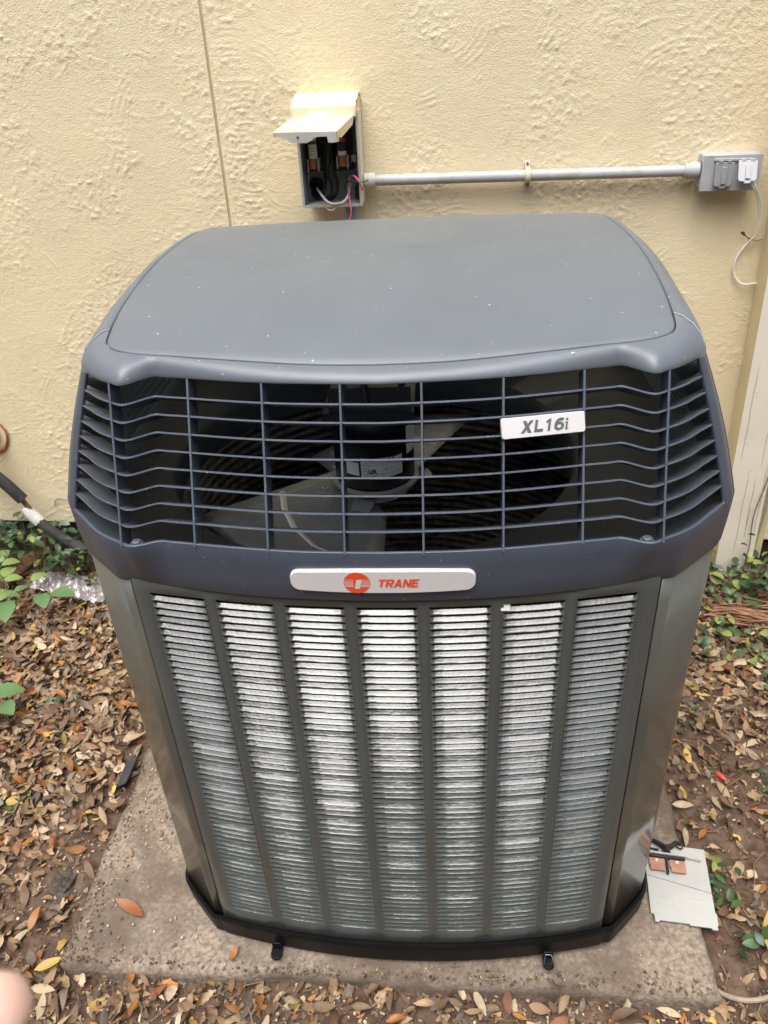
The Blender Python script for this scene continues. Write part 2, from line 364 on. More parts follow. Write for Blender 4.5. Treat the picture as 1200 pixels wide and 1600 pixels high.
# ------------------------------------------------------------------ stucco wall
def wall():
    t = thing('house_wall', 'cream yellow stucco house wall with trowel marks and one vertical control joint', 'wall', (0, YW, 0.03))
    sx, gw = -0.511, 0.0035
    x0, x1, z0, z1 = -1.9, 1.32, 0.0, 1.72
    def bottom(x): return 0.085 - 0.024 * (x + 1.2)
    step = 0.0034
    for lo, hi, which in ((x0, sx - gw, 0), (sx + gw, x1, 1)):
        xs = np.linspace(lo, hi, int((hi - lo) / step)); zs = np.linspace(0, 1, int((z1 - z0) / step))
        X, T = np.meshgrid(xs, zs, indexing='ij')
        Zb = np.maximum(bottom(X), 0.02)
        Z = Zb + T * (z1 - Zb)
        h = 0.0018 * fbm(X * 6, Z * 6, 3)
        mask = np.clip(fbm(X * 6 + 3, Z * 6 + 9, 4, .6) * 1.9 + 0.40, 0.04, 1)
        clump = np.clip(fbm(X * 92, Z * 92, 3, 0.7) + 0.02, 0, None)
        h += mask * clump * 0.0026
        big = np.clip(fbm(X * 48 + 9, Z * 48, 3, 0.6) - 0.16, 0, None)
        h += mask ** 2 * big * 0.0012
        grit = np.clip(fbm(X * 135 + 40, Z * 135, 2) - 0.12, 0, None)
        h += (0.35 + 0.65 * mask) * grit * 0.0030
        # trowel strokes: groups of parallel arcs with raised ridges
        r2 = np.random.default_rng(11)
        strokes = []
        for k in range(40):
            strokes.append((r2.uniform(-1.5, 1.15), r2.uniform(0.1, 1.65), r2.uniform(0, 2 * math.pi), r2.uniform(0.06, 0.16), r2.uniform(0.03, 0.11), int(r2.integers(1, 6))))
        strokes += [(-0.455, 1.43, math.pi / 2, 0.07, 0.035, 7), (-0.44, 1.29, math.pi / 2, 0.08, 0.05, 8), (-0.88, 1.42, -0.9, 0.11, 0.06, 1), (-0.68, 1.45, 1.3, 0.07, 0.05, 1),
                    (0.12, 1.45, -0.75, 0.10, 0.07, 4), (0.02, 1.34, -1.3, 0.14, 0.04, 3), (0.60, 0.93, -1.1, 0.12, 0.07, 4), (0.28, 1.45, -0.6, 0.3, 0.05, 3)]
        for (cx, cz, a, rad, ln, cnt) in strokes:
            u = (X - cx) * math.cos(a) + (Z - cz) * math.sin(a); w = -(X - cx) * math.sin(a) + (Z - cz) * math.cos(a)
            rr = np.hypot(u + rad, w); ang = w
            env = np.exp(-(ang / (ln * 0.75)) ** 4)
            for q in range(cnt):
                dd = rr - rad - q * 0.0135 - 0.004 * vnoise(ang * 30 + q * 7, ang * 0 + q)
                h += env * 0.0013 * np.exp(-(dd / 0.0028) ** 2) * (0.6 + vnoise(X * 60 + q, Z * 60))
        e = np.minimum(np.minimum(X - lo, hi - X) / 0.012, 1)      # ease down to the joint and the edges
        h = h * (0.25 + 0.75 * np.clip(e, 0, 1))
        v = np.stack([X, YW - 0.001 - h, Z], -1).reshape(-1, 3)
        f = grid_faces(*X.shape)
        n0 = len(v); nx, nz = X.shape
        # a return along the bottom edge and along the joint
        bot = np.arange(nx) * nz
        v = np.vstack([v, np.stack([X[:, 0], np.full(nx, YW + 0.02), Z[:, 0]], -1)])
        f2 = [(bot[i], n0 + i, n0 + i + 1, bot[i + 1]) for i in range(nx - 1)]
        side = (np.arange(nz) + (nx - 1) * nz) if which == 0 else np.arange(nz)
        n1 = len(v); xs_ = hi if which == 0 else lo
        v = np.vstack([v, np.stack([np.full(nz, xs_), np.full(nz, YW + 0.02), Z[0]], -1)])
        f3 = [(side[i], side[i + 1], n1 + i + 1, n1 + i) for i in range(nz - 1)]
        obj('stucco_face', v, list(map(tuple, f)) + f2 + f3, M_WALL, t, off=t.location, sharp=0)
    Geo().box((sx, YW + 0.006, 0.9), (0.0125, 0.009, 1.66)).obj('control_joint', M_SEAM, t, off=t.location)
    # the rest of the wall, out of the frame, and the footing under the stucco
    G = Geo()
    G.box((-6.95, YW + 0.06, 1.6), (10.1, 0.12, 3.2)).box((6.36, YW + 0.06, 1.6), (10.08, 0.12, 3.2)).box((-0.29, YW + 0.06, 2.46), (3.22, 0.12, 1.48))
    G.obj('upper_wall', M_WALL, t, off=t.location)
    Geo().box((-0.29, YW + 0.075, 0.0), (3.2, 0.1, 0.6)).obj('footing', M_FOUND, t, off=t.location)
wall()

# ------------------------------------------------------------------ concrete pad
def slab():
    x0, x1, y0, y1 = -0.70, 0.592, -0.078, 1.16
    xs = np.arange(x0, x1, 0.008); ys = np.arange(y0, y1, 0.008)
    X, Y = np.meshgrid(xs, ys, indexing='ij')
    ex = np.minimum(X - xs[0], xs[-1] - X); ey = np.minimum(Y - ys[0], ys[-1] - Y); e = np.minimum(ex, ey)
    Z = -0.062 + 0.006 * fbm(X * 5, Y * 5, 3) + 0.0035 * fbm(X * 38, Y * 38, 3, 0.6)
    Z -= 0.012 * np.clip(1 - e / 0.022, 0, 1) ** 2 * (1 + 1.2 * fbm(X * 18, Y * 18, 2))
    keep = np.hypot(X, Y - 0.36) < 0.55
    Z = np.where(keep & (np.abs(X) < 0.5) & (Y > 0), np.minimum(Z, -0.058), Z)
    wob = 0.010 * fbm(Y * 8, X * 0 + 3, 3) ; wob2 = 0.010 * fbm(X * 8, Y * 0 + 31, 3)
    Xd = X + np.where(ex < 0.03, wob, 0); Yd = Y + np.where(ey < 0.03, wob2, 0)
    nx, ny = X.shape
    v = np.stack([Xd, Yd, Z], -1).reshape(-1, 3); f = list(map(tuple, grid_faces(nx, ny)))
    loop = [i * ny for i in range(nx)] + [(nx - 1) * ny + j for j in range(1, ny)] + [i * ny + ny - 1 for i in range(nx - 2, -1, -1)] + [j for j in range(ny - 2, 0, -1)]
    prev = loop
    for dz in (0.02, 0.04, 0.09):
        ring = v[loop].copy(); ring[:, 2] -= dz
        ring[:, :2] += 0.004 * np.stack([fbm(ring[:, 0] * 20 + dz * 90, ring[:, 1] * 20, 2), fbm(ring[:, 1] * 20 + dz * 50, ring[:, 0] * 20, 2)], -1)
        n0 = len(v); v = np.vstack([v, ring]); cur = list(range(n0, n0 + len(loop)))
        f += [(prev[i], cur[i], cur[(i + 1) % len(loop)], prev[(i + 1) % len(loop)]) for i in range(len(loop))]
        prev = cur
    o = obj('concrete_pad', v, f, M_SLAB, None, sharp=0, fixn=True)
    tag(o, 'stained square concrete pad under the air conditioner', 'concrete pad')
slab()

# ------------------------------------------------------------------ the air conditioner (local frame: x right, y to the wall, z up, origin at the pan rim)
UROT = Matrix(((0.9999173211737832, -0.008434043446358888, -0.009706581673807998), (0.008464268983593858, 0.9999594430891657, 0.0030770647342557977), (0.009680235907184576, -0.0031589694443537103, 0.999948155628496)))
UB = np.array((0.0, 0.36, -0.058))
unit = thing('air_conditioner', 'large dark grey outdoor air conditioner with louvred front standing on the concrete pad', 'air conditioner', UROT @ Vector(UB), UROT.to_euler())
def U(name, G, m_, parent=None, **k):
    return obj(name, G.v, G.f, m_, parent or unit, off=UB, **k)

KS = 3
def fine(pts): return spline([(a, b, 0) for a, b in pts], KS)[:, :2]
TAIL = [(.472, .078), (.479, .090), (.483, .105), (.487, .2), (.489, .35), (.489, .45), (.486, .58), (.48, .66), (.46, .71), (.42, .76), (.35, .78), (.2, .80), (0, .805)]
B1 = fine([(0, -.049), (.052, -.048), (.104, -.046), (.155, -.041), (.206, -.034), (.257, -.026), (.290, -.021), (.306, -.0185), (.322, -.025), (.336, -.0305), (.348, -.030), (.362, -.021), (.378, -.012), (.392, -.003), (.408, .010), (.430, .033), (.460, .065)] + TAIL)
B0 = fine([(0, -.048), (.052, -.047), (.104, -.0445), (.155, -.040), (.206, -.0335), (.257, -.0245), (.290, -.0175), (.306, -.014), (.322, -.0105), (.336, -.007), (.348, -.004), (.362, -.0005), (.376, .001), (.388, .0035), (.402, .015), (.428, .040), (.456, .067), (.466, .078), (.473, .090), (.478, .105), (.482, .2)] + TAIL[4:])
TT = fine([(0, .036), (.052, .039), (.104, .043), (.155, .049), (.206, .058), (.257, .069), (.287, .0745), (.303, .0775), (.317, .066), (.331, .053), (.342, .050), (.355, .058), (.368, .066), (.377, .073), (.385, .080), (.393, .088), (.402, .096),
           (.410, .103), (.414, .112), (.417, .125), (.421, .2), (.423, .35), (.421, .45), (.415, .55), (.40, .60), (.38, .63), (.35, .65), (.28, .665), (.15, .675), (.0, .68)])
SS = fine([(0, .062), (.052, .063), (.104, .066), (.155, .071), (.206, .077), (.257, .083), (.285, .087), (.300, .0885), (.312, .090), (.325, .092), (.338, .0945), (.348, .097), (.356, .100), (.363, .1035), (.368, .107), (.372, .112), (.375, .120),
           (.376, .130), (.3765, .145), (.377, .160), (.378, .2), (.378, .35), (.375, .45), (.366, .55), (.36, .58), (.345, .605), (.31, .615), (.25, .622), (.14, .632), (0, .636)])
NST = len(B1)
EDGE, POST_IN = 18 * KS, 16 * KS            # where front piece and side rail meet; inner edge of the corner post
REAR = 24 * KS
def zlid(y): 
    return np.interp(y, [.0, .06, .085, .11, .15, .2, .25, .3, .35, .4, .45, .5, .57, .64], [1.105, 1.1365, 1.147, 1.155, 1.1675, 1.1785, 1.186, 1.191, 1.1945, 1.1965, 1.1975, 1.198, 1.197, 1.194])
def ring(z):
    t = (z - .925) / .2
    p = B1 * (1 - t) + TT * t
    side = np.clip((np.arange(NST) - 15 * KS) / (2 * KS), 0, 1) * np.clip((REAR + 9 - np.arange(NST)) / 9, 0, 1)
    p = p.copy(); p[:, 0] += side * 0.005 * math.sin(math.pi * min(max(t, 0), 1))
    return np.column_stack([p, np.full(NST, z)])
rings = [np.column_stack([B0, np.full(NST, .845)]), np.column_stack([B0 * .6 + B1 * .4 + np.array([0, -.001]), np.full(NST, .872)]), np.column_stack([B0 * .22 + B1 * .78 + np.array([0, -.001]), np.full(NST, .902)])]
OPEN0 = len(rings)
zlev = [.925, .95, .985, 1.02, 1.06, 1.095, 1.1225]
rings += [ring(z) for z in zlev]
OPEN1 = len(rings) - 1
s3 = np.column_stack([SS, zlid(SS[:, 1])])
t3 = rings[-1]
for a, b in ((.04, .22), (.20, .55), (.45, .80), (.75, .96)):
    p = t3.copy(); p[:, :2] += (s3 - t3)[:, :2] * a; p[:, 2] += (s3 - t3)[:, 2] * b; rings.append(p)
rings.append(s3)
# small outward lip round the bottom of the cap, tucked behind it
def patch(idx, cond, mirror=False):
    """quads over the ring stack for stations idx (list of signed stations)"""
    v = []; n_ = len(idx)
    for r_ in rings:
        for i in idx:
            p = r_[abs(i)].copy(); p[0] *= (1 if i >= 0 else -1); v.append(p)
    f = []
    for j in range(len(rings) - 1):
        for k in range(n_ - 1):
            if cond(j, idx[k], idx[k + 1]): f.append((j * n_ + k, j * n_ + k + 1, (j + 1) * n_ + k + 1, (j + 1) * n_ + k))
    return v, f
def front_cond(j, a, b):
    if OPEN0 <= j < OPEN1 and max(abs(a), abs(b)) <= POST_IN: return False
    return True
v, f = patch(list(range(-EDGE, EDGE + 1)), front_cond)
def clean(v, f):
    used = sorted({i for q in f for i in q}); mp = {o_: n_ for n_, o_ in enumerate(used)}
    return [v[i] for i in used], [tuple(mp[i] for i in q) for q in f]
v, f = clean(v, f)
grille = obj('grille_frame', v, f, M_CAP, unit, off=UB, solid=.005, sharp=50)
def skylit_top(o):      # lighter colour paints sky light onto the cap's upper surfaces
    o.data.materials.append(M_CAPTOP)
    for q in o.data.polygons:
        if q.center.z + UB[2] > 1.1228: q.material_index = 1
skylit_top(grille)
mb = grille.modifiers.new('bevel', 'BEVEL'); mb.width = .0011; mb.segments = 2; mb.limit_method = 'ANGLE'; mb.angle_limit = R(60)
S_IN, S_OUT = 20 * KS - 2, 23 * KS
for sgn in (1, -1):
    idx = [sgn * i for i in range(EDGE, REAR + 1)]
    if sgn < 0: idx = idx[::-1]
    v, f = patch(idx, lambda j, a, b: not (OPEN0 <= j < OPEN1 and S_IN <= min(abs(a), abs(b)) and max(abs(a), abs(b)) <= S_OUT))
    v, f = clean(v, f)
    o = obj('side_rail', v, f, M_CAP, unit, off=UB, solid=.005, sharp=50); skylit_top(o)
    for k in range(8):                      # the side opening has the same eight slats
        z = .9495 + k * .02143
        c = ring(z)[S_IN - 1:S_OUT + 2] * np.array((sgn, 1, 1)); n_ = len(c)
        ins = np.array((-sgn, 0, -math.tan(R(29)))) * .034
        up = np.array((sgn * .5, 0, .86)) * .0012
        A = c + np.array((-sgn * .0012, 0, 0))
        vv = np.vstack([A + up, A + ins + up, A + ins - up, A - up]); ff = []
        for i in range(n_ - 1):
            for q in range(4):
                a_, b_ = q * n_ + i, ((q + 1) % 4) * n_ + i
                ff.append((a_, a_ + 1, b_ + 1, b_))
        obj('side_slat', vv, ff, M_SLAT, o, off=UB, sharp=30, fixn=True)
R_OUT = NST - 1
idx = list(range(REAR, NST)) + [-i for i in range(NST - 2, REAR - 1, -1)]
v, f = patch(idx, lambda j, a, b: not (OPEN0 <= j < OPEN1 and min(abs(a), abs(b)) >= 26 * KS))
v, f = clean(v, f)
rear = obj('rear_cover', v, f, M_CAP, unit, off=UB, solid=.005, sharp=50); skylit_top(rear)
for k in range(8):
    z = .9495 + k * .02143
    c = ring(z)[26 * KS - 1:]; c = np.vstack([c, (c[:-1] * np.array((-1, 1, 1)))[::-1]]); n_ = len(c)
    ins = np.array((0, -1, -math.tan(R(29)))) * .034; up = np.array((0, -.5, .86)) * .0012
    A = c + np.array((0, -.0012, 0))
    vv = np.vstack([A + up, A + ins + up, A + ins - up, A - up])
    ff = [(q * n_ + i, q * n_ + i + 1, ((q + 1) % 4) * n_ + i + 1, ((q + 1) % 4) * n_ + i) for i in range(n_ - 1) for q in range(4)]
    obj('rear_slat', vv, ff, M_SLAT, rear, off=UB, sharp=30, fixn=True)
# pale hairlines where front piece and rails meet
for sgn in (1, -1):
    pts = [r_[EDGE] * np.array((sgn, 1, 1)) + np.array((0, 0, .0006)) for r_ in rings[OPEN1 + 1:]]
    G = Geo(); G.tube(pts, .0006, 5); U('joint_edge', G, M_OUTLET)

# lid
full = np.vstack([s3, (s3[1:-1] * np.array((-1, 1, 1)))[::-1]])
cen = np.array((0, .36))
v = []; nl = len(full)
ks = [.9975, .991, .96, .92, .86, .78, .66, .5, .33, .16]
for k in ks:
    xy = cen + (full[:, :2] - cen) * k
    z = zlid(xy[:, 1]) + .004 * (1 - np.clip(np.abs(xy[:, 0]) / .378, 0, 1) ** 2) * (1 - k ** 5) + (.0004 if k < .985 else (.0001 if k < .995 else -.0014))
    v.append(np.column_stack([xy, z]))
v.append(np.array([[0, .36, float(zlid(.36)) + .0044]]))
v = np.vstack(v); f = []
for j in range(len(ks) - 1):
    for k in range(nl): f.append((j * nl + k, j * nl + (k + 1) % nl, (j + 1) * nl + (k + 1) % nl, (j + 1) * nl + k))
last = (len(ks) - 1) * nl
for k in range(nl): f.append((last + k, last + (k + 1) % nl, len(v) - 1))
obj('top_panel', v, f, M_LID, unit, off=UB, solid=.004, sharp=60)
for lx, ly in ((-.055, .058), (.115, .058), (.24, .074)):       # tiny pale rivets on the nose below the lid edge
    G = Geo(); G.lathe([(.0026, 0), (.0022, .0012), (.0001, .0016)], (lx, ly, float(zlid(ly)) - .0005), 10); U('rivet', G, M_BADGE)

# slats and ribs of the grille
def front_y(x, z):
    r_ = ring(z); return float(np.interp(abs(x), r_[:POST_IN + 1, 0], r_[:POST_IN + 1, 1]))
TAN = math.tan(R(29))
for k in range(8):
    z = .9495 + k * .02143
    c = ring(z)[:POST_IN + 2]
    c = np.vstack([(c[1:] * np.array((-1, 1, 1)))[::-1], c])
    n_ = len(c)
    dx = -np.sign(c[:, 0]) * np.clip((np.abs(c[:, 0]) - .34) / .11, 0, 1) * .75
    d2 = np.column_stack([dx, np.ones(n_)]); d2 /= np.linalg.norm(d2, axis=1)[:, None]
    dep = .034
    A = c + np.column_stack([d2 * .0012, np.zeros(n_)])
    Bk = c + np.column_stack([d2 * dep, np.full(n_, -dep * TAN)])
    up = np.array((0, .5, .86)) * .0012
    v = np.vstack([A + up, Bk + up, Bk - up, A - up]); f = []
    for i in range(n_ - 1):
        for q in range(4):
            a_, b_ = q * n_ + i, ((q + 1) % 4) * n_ + i
            f.append((a_, a_ + 1, b_ + 1, b_))
    f += [(0, n_, 2 * n_, 3 * n_), (n_ - 1, 4 * n_ - 1, 3 * n_ - 1, 2 * n_ - 1)]
    obj('slat', v, f, M_SLAT, grille, off=(0, 0, 0), smooth=True, sharp=30).data.transform(Matrix.Translation(Vector(-UB)))
for i in range(8):
    x = -.3575 + i * .10214
    zz = np.linspace(.922, 1.123, 9)
    G = Geo(); pts = []
    fr = [(front_y(x, z) - .0006, z) for z in zz]
    poly = [(x - .0013, y, z) for y, z in fr] + [(x - .0013, y + .030, z - .030 * TAN) for y, z in fr[::-1]]
    n_ = len(fr); v = [(x + s * .0013, y + d, z - d * TAN) for s in (-1, 1) for d in (0, .030) for y, z in fr]
    f = []
    for j in range(n_ - 1):
        f += [(j, j + 1, n_ + j + 1, n_ + j), (2 * n_ + j, 3 * n_ + j, 3 * n_ + j + 1, 2 * n_ + j + 1), (j, 2 * n_ + j, 2 * n_ + j + 1, j + 1), (n_ + j, n_ + j + 1, 3 * n_ + j + 1, 3 * n_ + j)]
    obj('rib', v, f, M_SLAT, grille, off=UB, sharp=30)
for sx_ in (-1, 1):
    G = Geo(); c = (sx_ * .338, -.020, .9225)
    G.lathe([(.0085, 0), (.0085, .0012), (.0062, .0016), (.0062, .0045), (.0045, .0052), (.0001, .0052)], c, 12)
    obj('screw', G.v, G.f, M_SCREW, grille, off=UB, sharp=40)

# inside: deck round the fan opening, venturi, coil, motor, fan
FC = np.array((-.046, .36))
c = ring(.925); c[:, 2] = .9225
c[:, :2] = cen + (c[:, :2] - cen) * .992
full = np.vstack([c, (c[1:-1] * np.array((-1, 1, 1)))[::-1]])
an = np.arctan2(full[:, 1] - FC[1], full[:, 0] - FC[0]); nl = len(full)
v = [full]
for r_, z in ((None, .905), (.352, .868), (.345, .858), (.343, .80)):
    if r_ is None:
        p = full.copy(); p[:, :2] = cen + (p[:, :2] - cen) * .955; p[:, 2] = .905; v.append(p)
    else: v.append(np.column_stack([FC[0] + r_ * np.cos(an), FC[1] + r_ * np.sin(an), np.full(nl, z)]))
v = np.vstack(v); f = []
for j in range(4):
    for k in range(nl): f.append((j * nl + k, j * nl + (k + 1) % nl, (j + 1) * nl + (k + 1) % nl, (j + 1) * nl + k))
obj('fan_deck', v, f, M_INNER, unit, off=UB, sharp=45)
G = Geo()
for i in range(41):          # finned tube rows with open gaps between them
    z = .02 + i * .0195
    G.lathe([(.404, z), (.390, z + .0015), (.388, z + .006), (.391, z + .0115), (.404, z + .013)], (0, .38, 0), 72)
U('condenser_coil', G, M_COIL)
mot = Geo(); mot.lathe([(.0001, .808), (.062, .809), (.0708, .818), (.0715, .925), (.068, .940), (.02, .944), (.0001, .944)], (FC[0], FC[1], 0), 40)
motor = U('fan_motor', mot, M_MOTOR, sharp=50)
G = Geo(); G.lathe([(.0712, .815), (.078, .811), (.078, .807), (.040, .798), (.0001, .798)], (FC[0], FC[1], 0), 40)
obj('motor_flange', G.v, G.f, M_ALU, motor, off=UB, sharp=40)
def sticker(a0, a1, z0, z1, r_=.0720, n_=10):
    v = [(FC[0] + r_ * math.cos(a), FC[1] + r_ * math.sin(a), z) for a in np.linspace(a0, a1, n_) for z in (z0, z1)]
    return v, [(2 * i, 2 * i + 2, 2 * i + 3, 2 * i + 1) for i in range(n_ - 1)]
v, f = sticker(R(-104), R(-44), .842, .880); obj('rating_sticker', v, f, M_WHITE, motor, off=UB)
v, f = sticker(R(-127), R(-107), .846, .871, n_=4); obj('small_sticker', v, f, M_WHITE, motor, off=UB)
v, f = sticker(R(-34), R(6), .872, .924, n_=5); obj('paper_sticker', v, f, M_WHITE, motor, off=UB)
G = Geo()
r2 = np.random.default_rng(3)
for row, z in enumerate(np.arange(.8455, .879, .0036)):       # lines of small print on the rating sticker
    a = R(-101) if row > 5 else R(-100)
    while a < R(-40):
        w_ = R(r2.uniform(1.0, 2.6)); 
        if R(-84) < a < R(-73) and row in (2, 3, 4): a += w_; continue
        if row % 3 == 2 and r2.random() < .8: a += w_; continue
        if row > 7 and a < R(-66): a += w_; continue
        vv, ff = sticker(a, a + w_, z, z + (.0009 if row < 8 else .003), .0723, 2); G.add(vv, ff); a += w_ + R(r2.uniform(.8, 2.2) if row < 8 else .9)
obj('sticker_print', G.v, G.f, M_PRINT, motor, off=UB)
tv, tf = text_geo('UR', .011, 0.0, .0001, .0004)
a = R(-88) + tv[:, 0] / .0723
obj('sticker_mark', np.column_stack([FC[0] + .0724 * np.cos(a), FC[1] + .0724 * np.sin(a), .8545 + tv[:, 1]]), tf, M_PRINT, motor, off=UB)
G = Geo()
for a in (0.5, 2.6, 4.7):
    G.tube([(FC[0] + .05 * math.cos(a), FC[1] + .05 * math.sin(a), .955), (FC[0] + .10 * math.cos(a), FC[1] + .10 * math.sin(a), 1.05), (FC[0] + .11 * math.cos(a), FC[1] + .11 * math.sin(a), 1.185)], .006, 6)
G.box((FC[0], FC[1], .956), (.150, .135, .014)).box((FC[0] + .004, FC[1] - .064, .982), (.135, .003, .048))
U('motor_bracket', G, M_CAP)
fan = Geo(); fan.lathe([(.0001, .797), (.055, .797), (.06, .785), (.03, .772), (.0001, .772)], (FC[0], FC[1], 0), 24)
fan_hub = U('fan_hub', fan, M_ALU)
for turn in (0, math.pi + .58):            # two broad sheet blades with straight cut edges and a pressed stiffener
    A_, B_1, C_, D_ = np.array((-.062, .030)), np.array((.020, -.060)), np.array((-.300, -.120)), np.array((.024, -.235))
    cr, sr = math.cos(turn), math.sin(turn)
    nu, nv = 9, 9; v = []
    def bp(u, w):
        p = (A_ * (1 - w) + B_1 * w) * (1 - u) + (C_ * (1 - w) + D_ * w) * u
        p = p + np.array((-.62, -.78)) * .050 * u * math.sin(math.pi * min(max(w, 0), 1)) * (1 if w < .9 else .6)
        z = .806 - .050 * w + .010 * math.sin(math.pi * w) - .008 * u
        return (FC[0] + p[0] * cr - p[1] * sr, FC[1] + p[0] * sr + p[1] * cr, z)
    v = [bp(i / (nu - 1), j / (nv - 1)) for i in range(nu) for j in range(nv)]
    o = obj('fan_blade', v, [(i * nv + j, i * nv + j + 1, (i + 1) * nv + j + 1, (i + 1) * nv + j) for i in range(nu - 1) for j in range(nv - 1)], M_ALU, fan_hub, off=UB, solid=.0018, sharp=60)
    G = Geo()
    pts = [bp(u, w) for u, w in ((.46, .05), (.56, .25), (.66, .45), (.76, .65), (.88, .90))]
    vv = []
    for p in pts: vv += [(p[0] - .007 * cr, p[1] - .007 * sr, p[2] + .0012), (p[0], p[1], p[2] + .0042), (p[0] + .007 * cr, p[1] + .007 * sr, p[2] + .0012)]
    obj('stiffener', vv, [(3 * i + j, 3 * i + j + 1, 3 * i + j + 4, 3 * i + j + 3) for i in range(4) for j in (0, 1)], M_BADGE, fan_hub, off=UB)
    G = Geo(); q = bp(.22, .22); G.lathe([(.0062, .0006), (.0062, .0022), (.0045, .0026)], (q[0], q[1], q[2] + .001), 14); obj('blade_rivet', G.v, G.f, M_BADGE, fan_hub, off=UB)
for a in (.3, 2.4, 4.5):
    G = Geo(); G.add([(FC[0] + r_ * math.cos(a + d_), FC[1] + r_ * math.sin(a + d_), .7985 - .004 * (r_ > .08)) for r_, d_ in ((.045, -.5), (.045, .5), (.105, .16), (.105, -.16))], [(0, 1, 2, 3)])
    obj('hub_arm', G.v, G.f, M_ALU, fan_hub, off=UB)

# painted front panel with seven louvred openings
def bow(x): return -.040 + .040 * (abs(x) / .372) ** 2
PC = [-.002 + (i - 3) * .1005 for i in range(7)]; PW = .084
ZT, ZBOT, PITCH, NROW = .8265, .0405, .01287, 61
xb = [-.371]
for c_ in PC:
    xb += list(np.linspace(xb[-1], c_ - PW / 2, 3)[1:]); xb += list(np.linspace(c_ - PW / 2, c_ + PW / 2, 5)[1:])
xb += list(np.linspace(xb[-1], .371, 3)[1:])
xb = np.array(xb); zb = np.array([.0, ZBOT, ZT, .850])
inside = lambda x: any(abs(x - c_) < PW / 2 for c_ in PC)
v = [(x, bow(x), z) for x in xb for z in zb]; f = []
for i in range(len(xb) - 1):
    for j in range(3):
        if j == 1 and inside((xb[i] + xb[i + 1]) / 2): continue
        f.append((i * 4 + j, (i + 1) * 4 + j, (i + 1) * 4 + j + 1, i * 4 + j + 1))
panel = obj('front_panel', v, f, M_METAL, unit, off=UB, solid=.0022, sharp=40)
mb = panel.modifiers.new('bevel', 'BEVEL'); mb.width = .0007; mb.segments = 1; mb.limit_method = 'ANGLE'; mb.angle_limit = R(60)
def louver_geo(depth):
    """one pressed louvre: flush along its lower fold, its upper edge pushed in behind the panel, ends tapering out"""
    xs = [-.5, -.485, -.455, -.42, -.25, 0, .25, .42, .455, .485, .5]
    amt = [0.0, .28, .78, .95, 1, 1.05, 1, .95, .78, .28, 0.0]
    prof = [(-.0004, .0000), (-.0005, .0008), (.10, .0015), (.50, .0033), (1.0, .0054)]
    v = []
    for x, a_ in zip(xs, amt):
        for (d_, h_) in prof:
            dy = d_ if abs(d_) < .01 else d_ * depth * a_
            hh = h_ if h_ < .001 else .0012 + (h_ - .0012) * (1 + 1.7 * (1 - a_) ** 2)
            v.append((x * (PW + .001), dy, hh))
    m_ = len(prof)
    return v, [(i * m_ + j, (i + 1) * m_ + j, (i + 1) * m_ + j + 1, i * m_ + j + 1) for i in range(len(xs) - 1) for j in range(m_ - 1)]
LM = [make_mesh('louver', *louver_geo(d_), M_LOUV, True, 60) for d_ in (.0048, .0046, .0045, .0043)]
Grest = Geo(); r2 = np.random.default_rng(5)
for row in range(NROW):
    z = ZT - (row + 1) * PITCH
    for ci, c_ in enumerate(PC):
        yaw = math.atan(.08 * c_ / .372 ** 2)
        loc = (c_, bow(c_) + .0004 - .040 * (PW / 2 / .372) ** 2 * .4, z)
        tilt = r2.normal(0, .014) - (.016, .014, .006, .0, .004, .028, .022)[ci]
        if row < 42:
            place('louver', LM[row % 4], panel, np.array(loc) - UB, (tilt, 0, yaw))
        else:
            vv = np.array(louver_geo((.0048, .0046, .0045, .0043)[row % 4])[0]) @ np.array(Euler((tilt, 0, yaw)).to_matrix()).T + np.array(loc)
            Grest.add(vv, louver_geo(.005)[1])
tag(obj('louver_rows', Grest.v, Grest.f, M_LOUV, panel, off=UB, sharp=60), kind='stuff')
# corner posts and sides of the cabinet
cp = fine([(.3735, .0035), (.380, .004), (.388, .0055), (.394, .0095), (.410, .0245), (.430, .0440), (.452, .0665), (.461, .0770), (.467, .090), (.471, .115), (.475, .2), (.477, .35), (.477, .45), (.473, .58), (.467, .66), (.45, .70), (.41, .745), (.34, .77)])
for sgn in (1, -1):
    v = [(sgn * x, y, z) for x, y in cp for z in (0, .28, .56, .850)]
    f = [(i * 4 + j, (i + 1) * 4 + j, (i + 1) * 4 + j + 1, i * 4 + j + 1) for i in range(len(cp) - 1) for j in range(3)]
    if sgn < 0: f = [q[::-1] for q in f]
    obj('corner_panel', v, f, M_CORNER, unit, off=UB, solid=.002, sharp=60)
v = [(x, .77 + .02 * (1 - (x / .34) ** 2), z) for x in np.linspace(.338, -.338, 9) for z in (0, .85)]
obj('rear_panel', v, [(2 * i, 2 * i + 2, 2 * i + 3, 2 * i + 1) for i in range(8)], M_METAL, unit, off=UB, solid=.002)
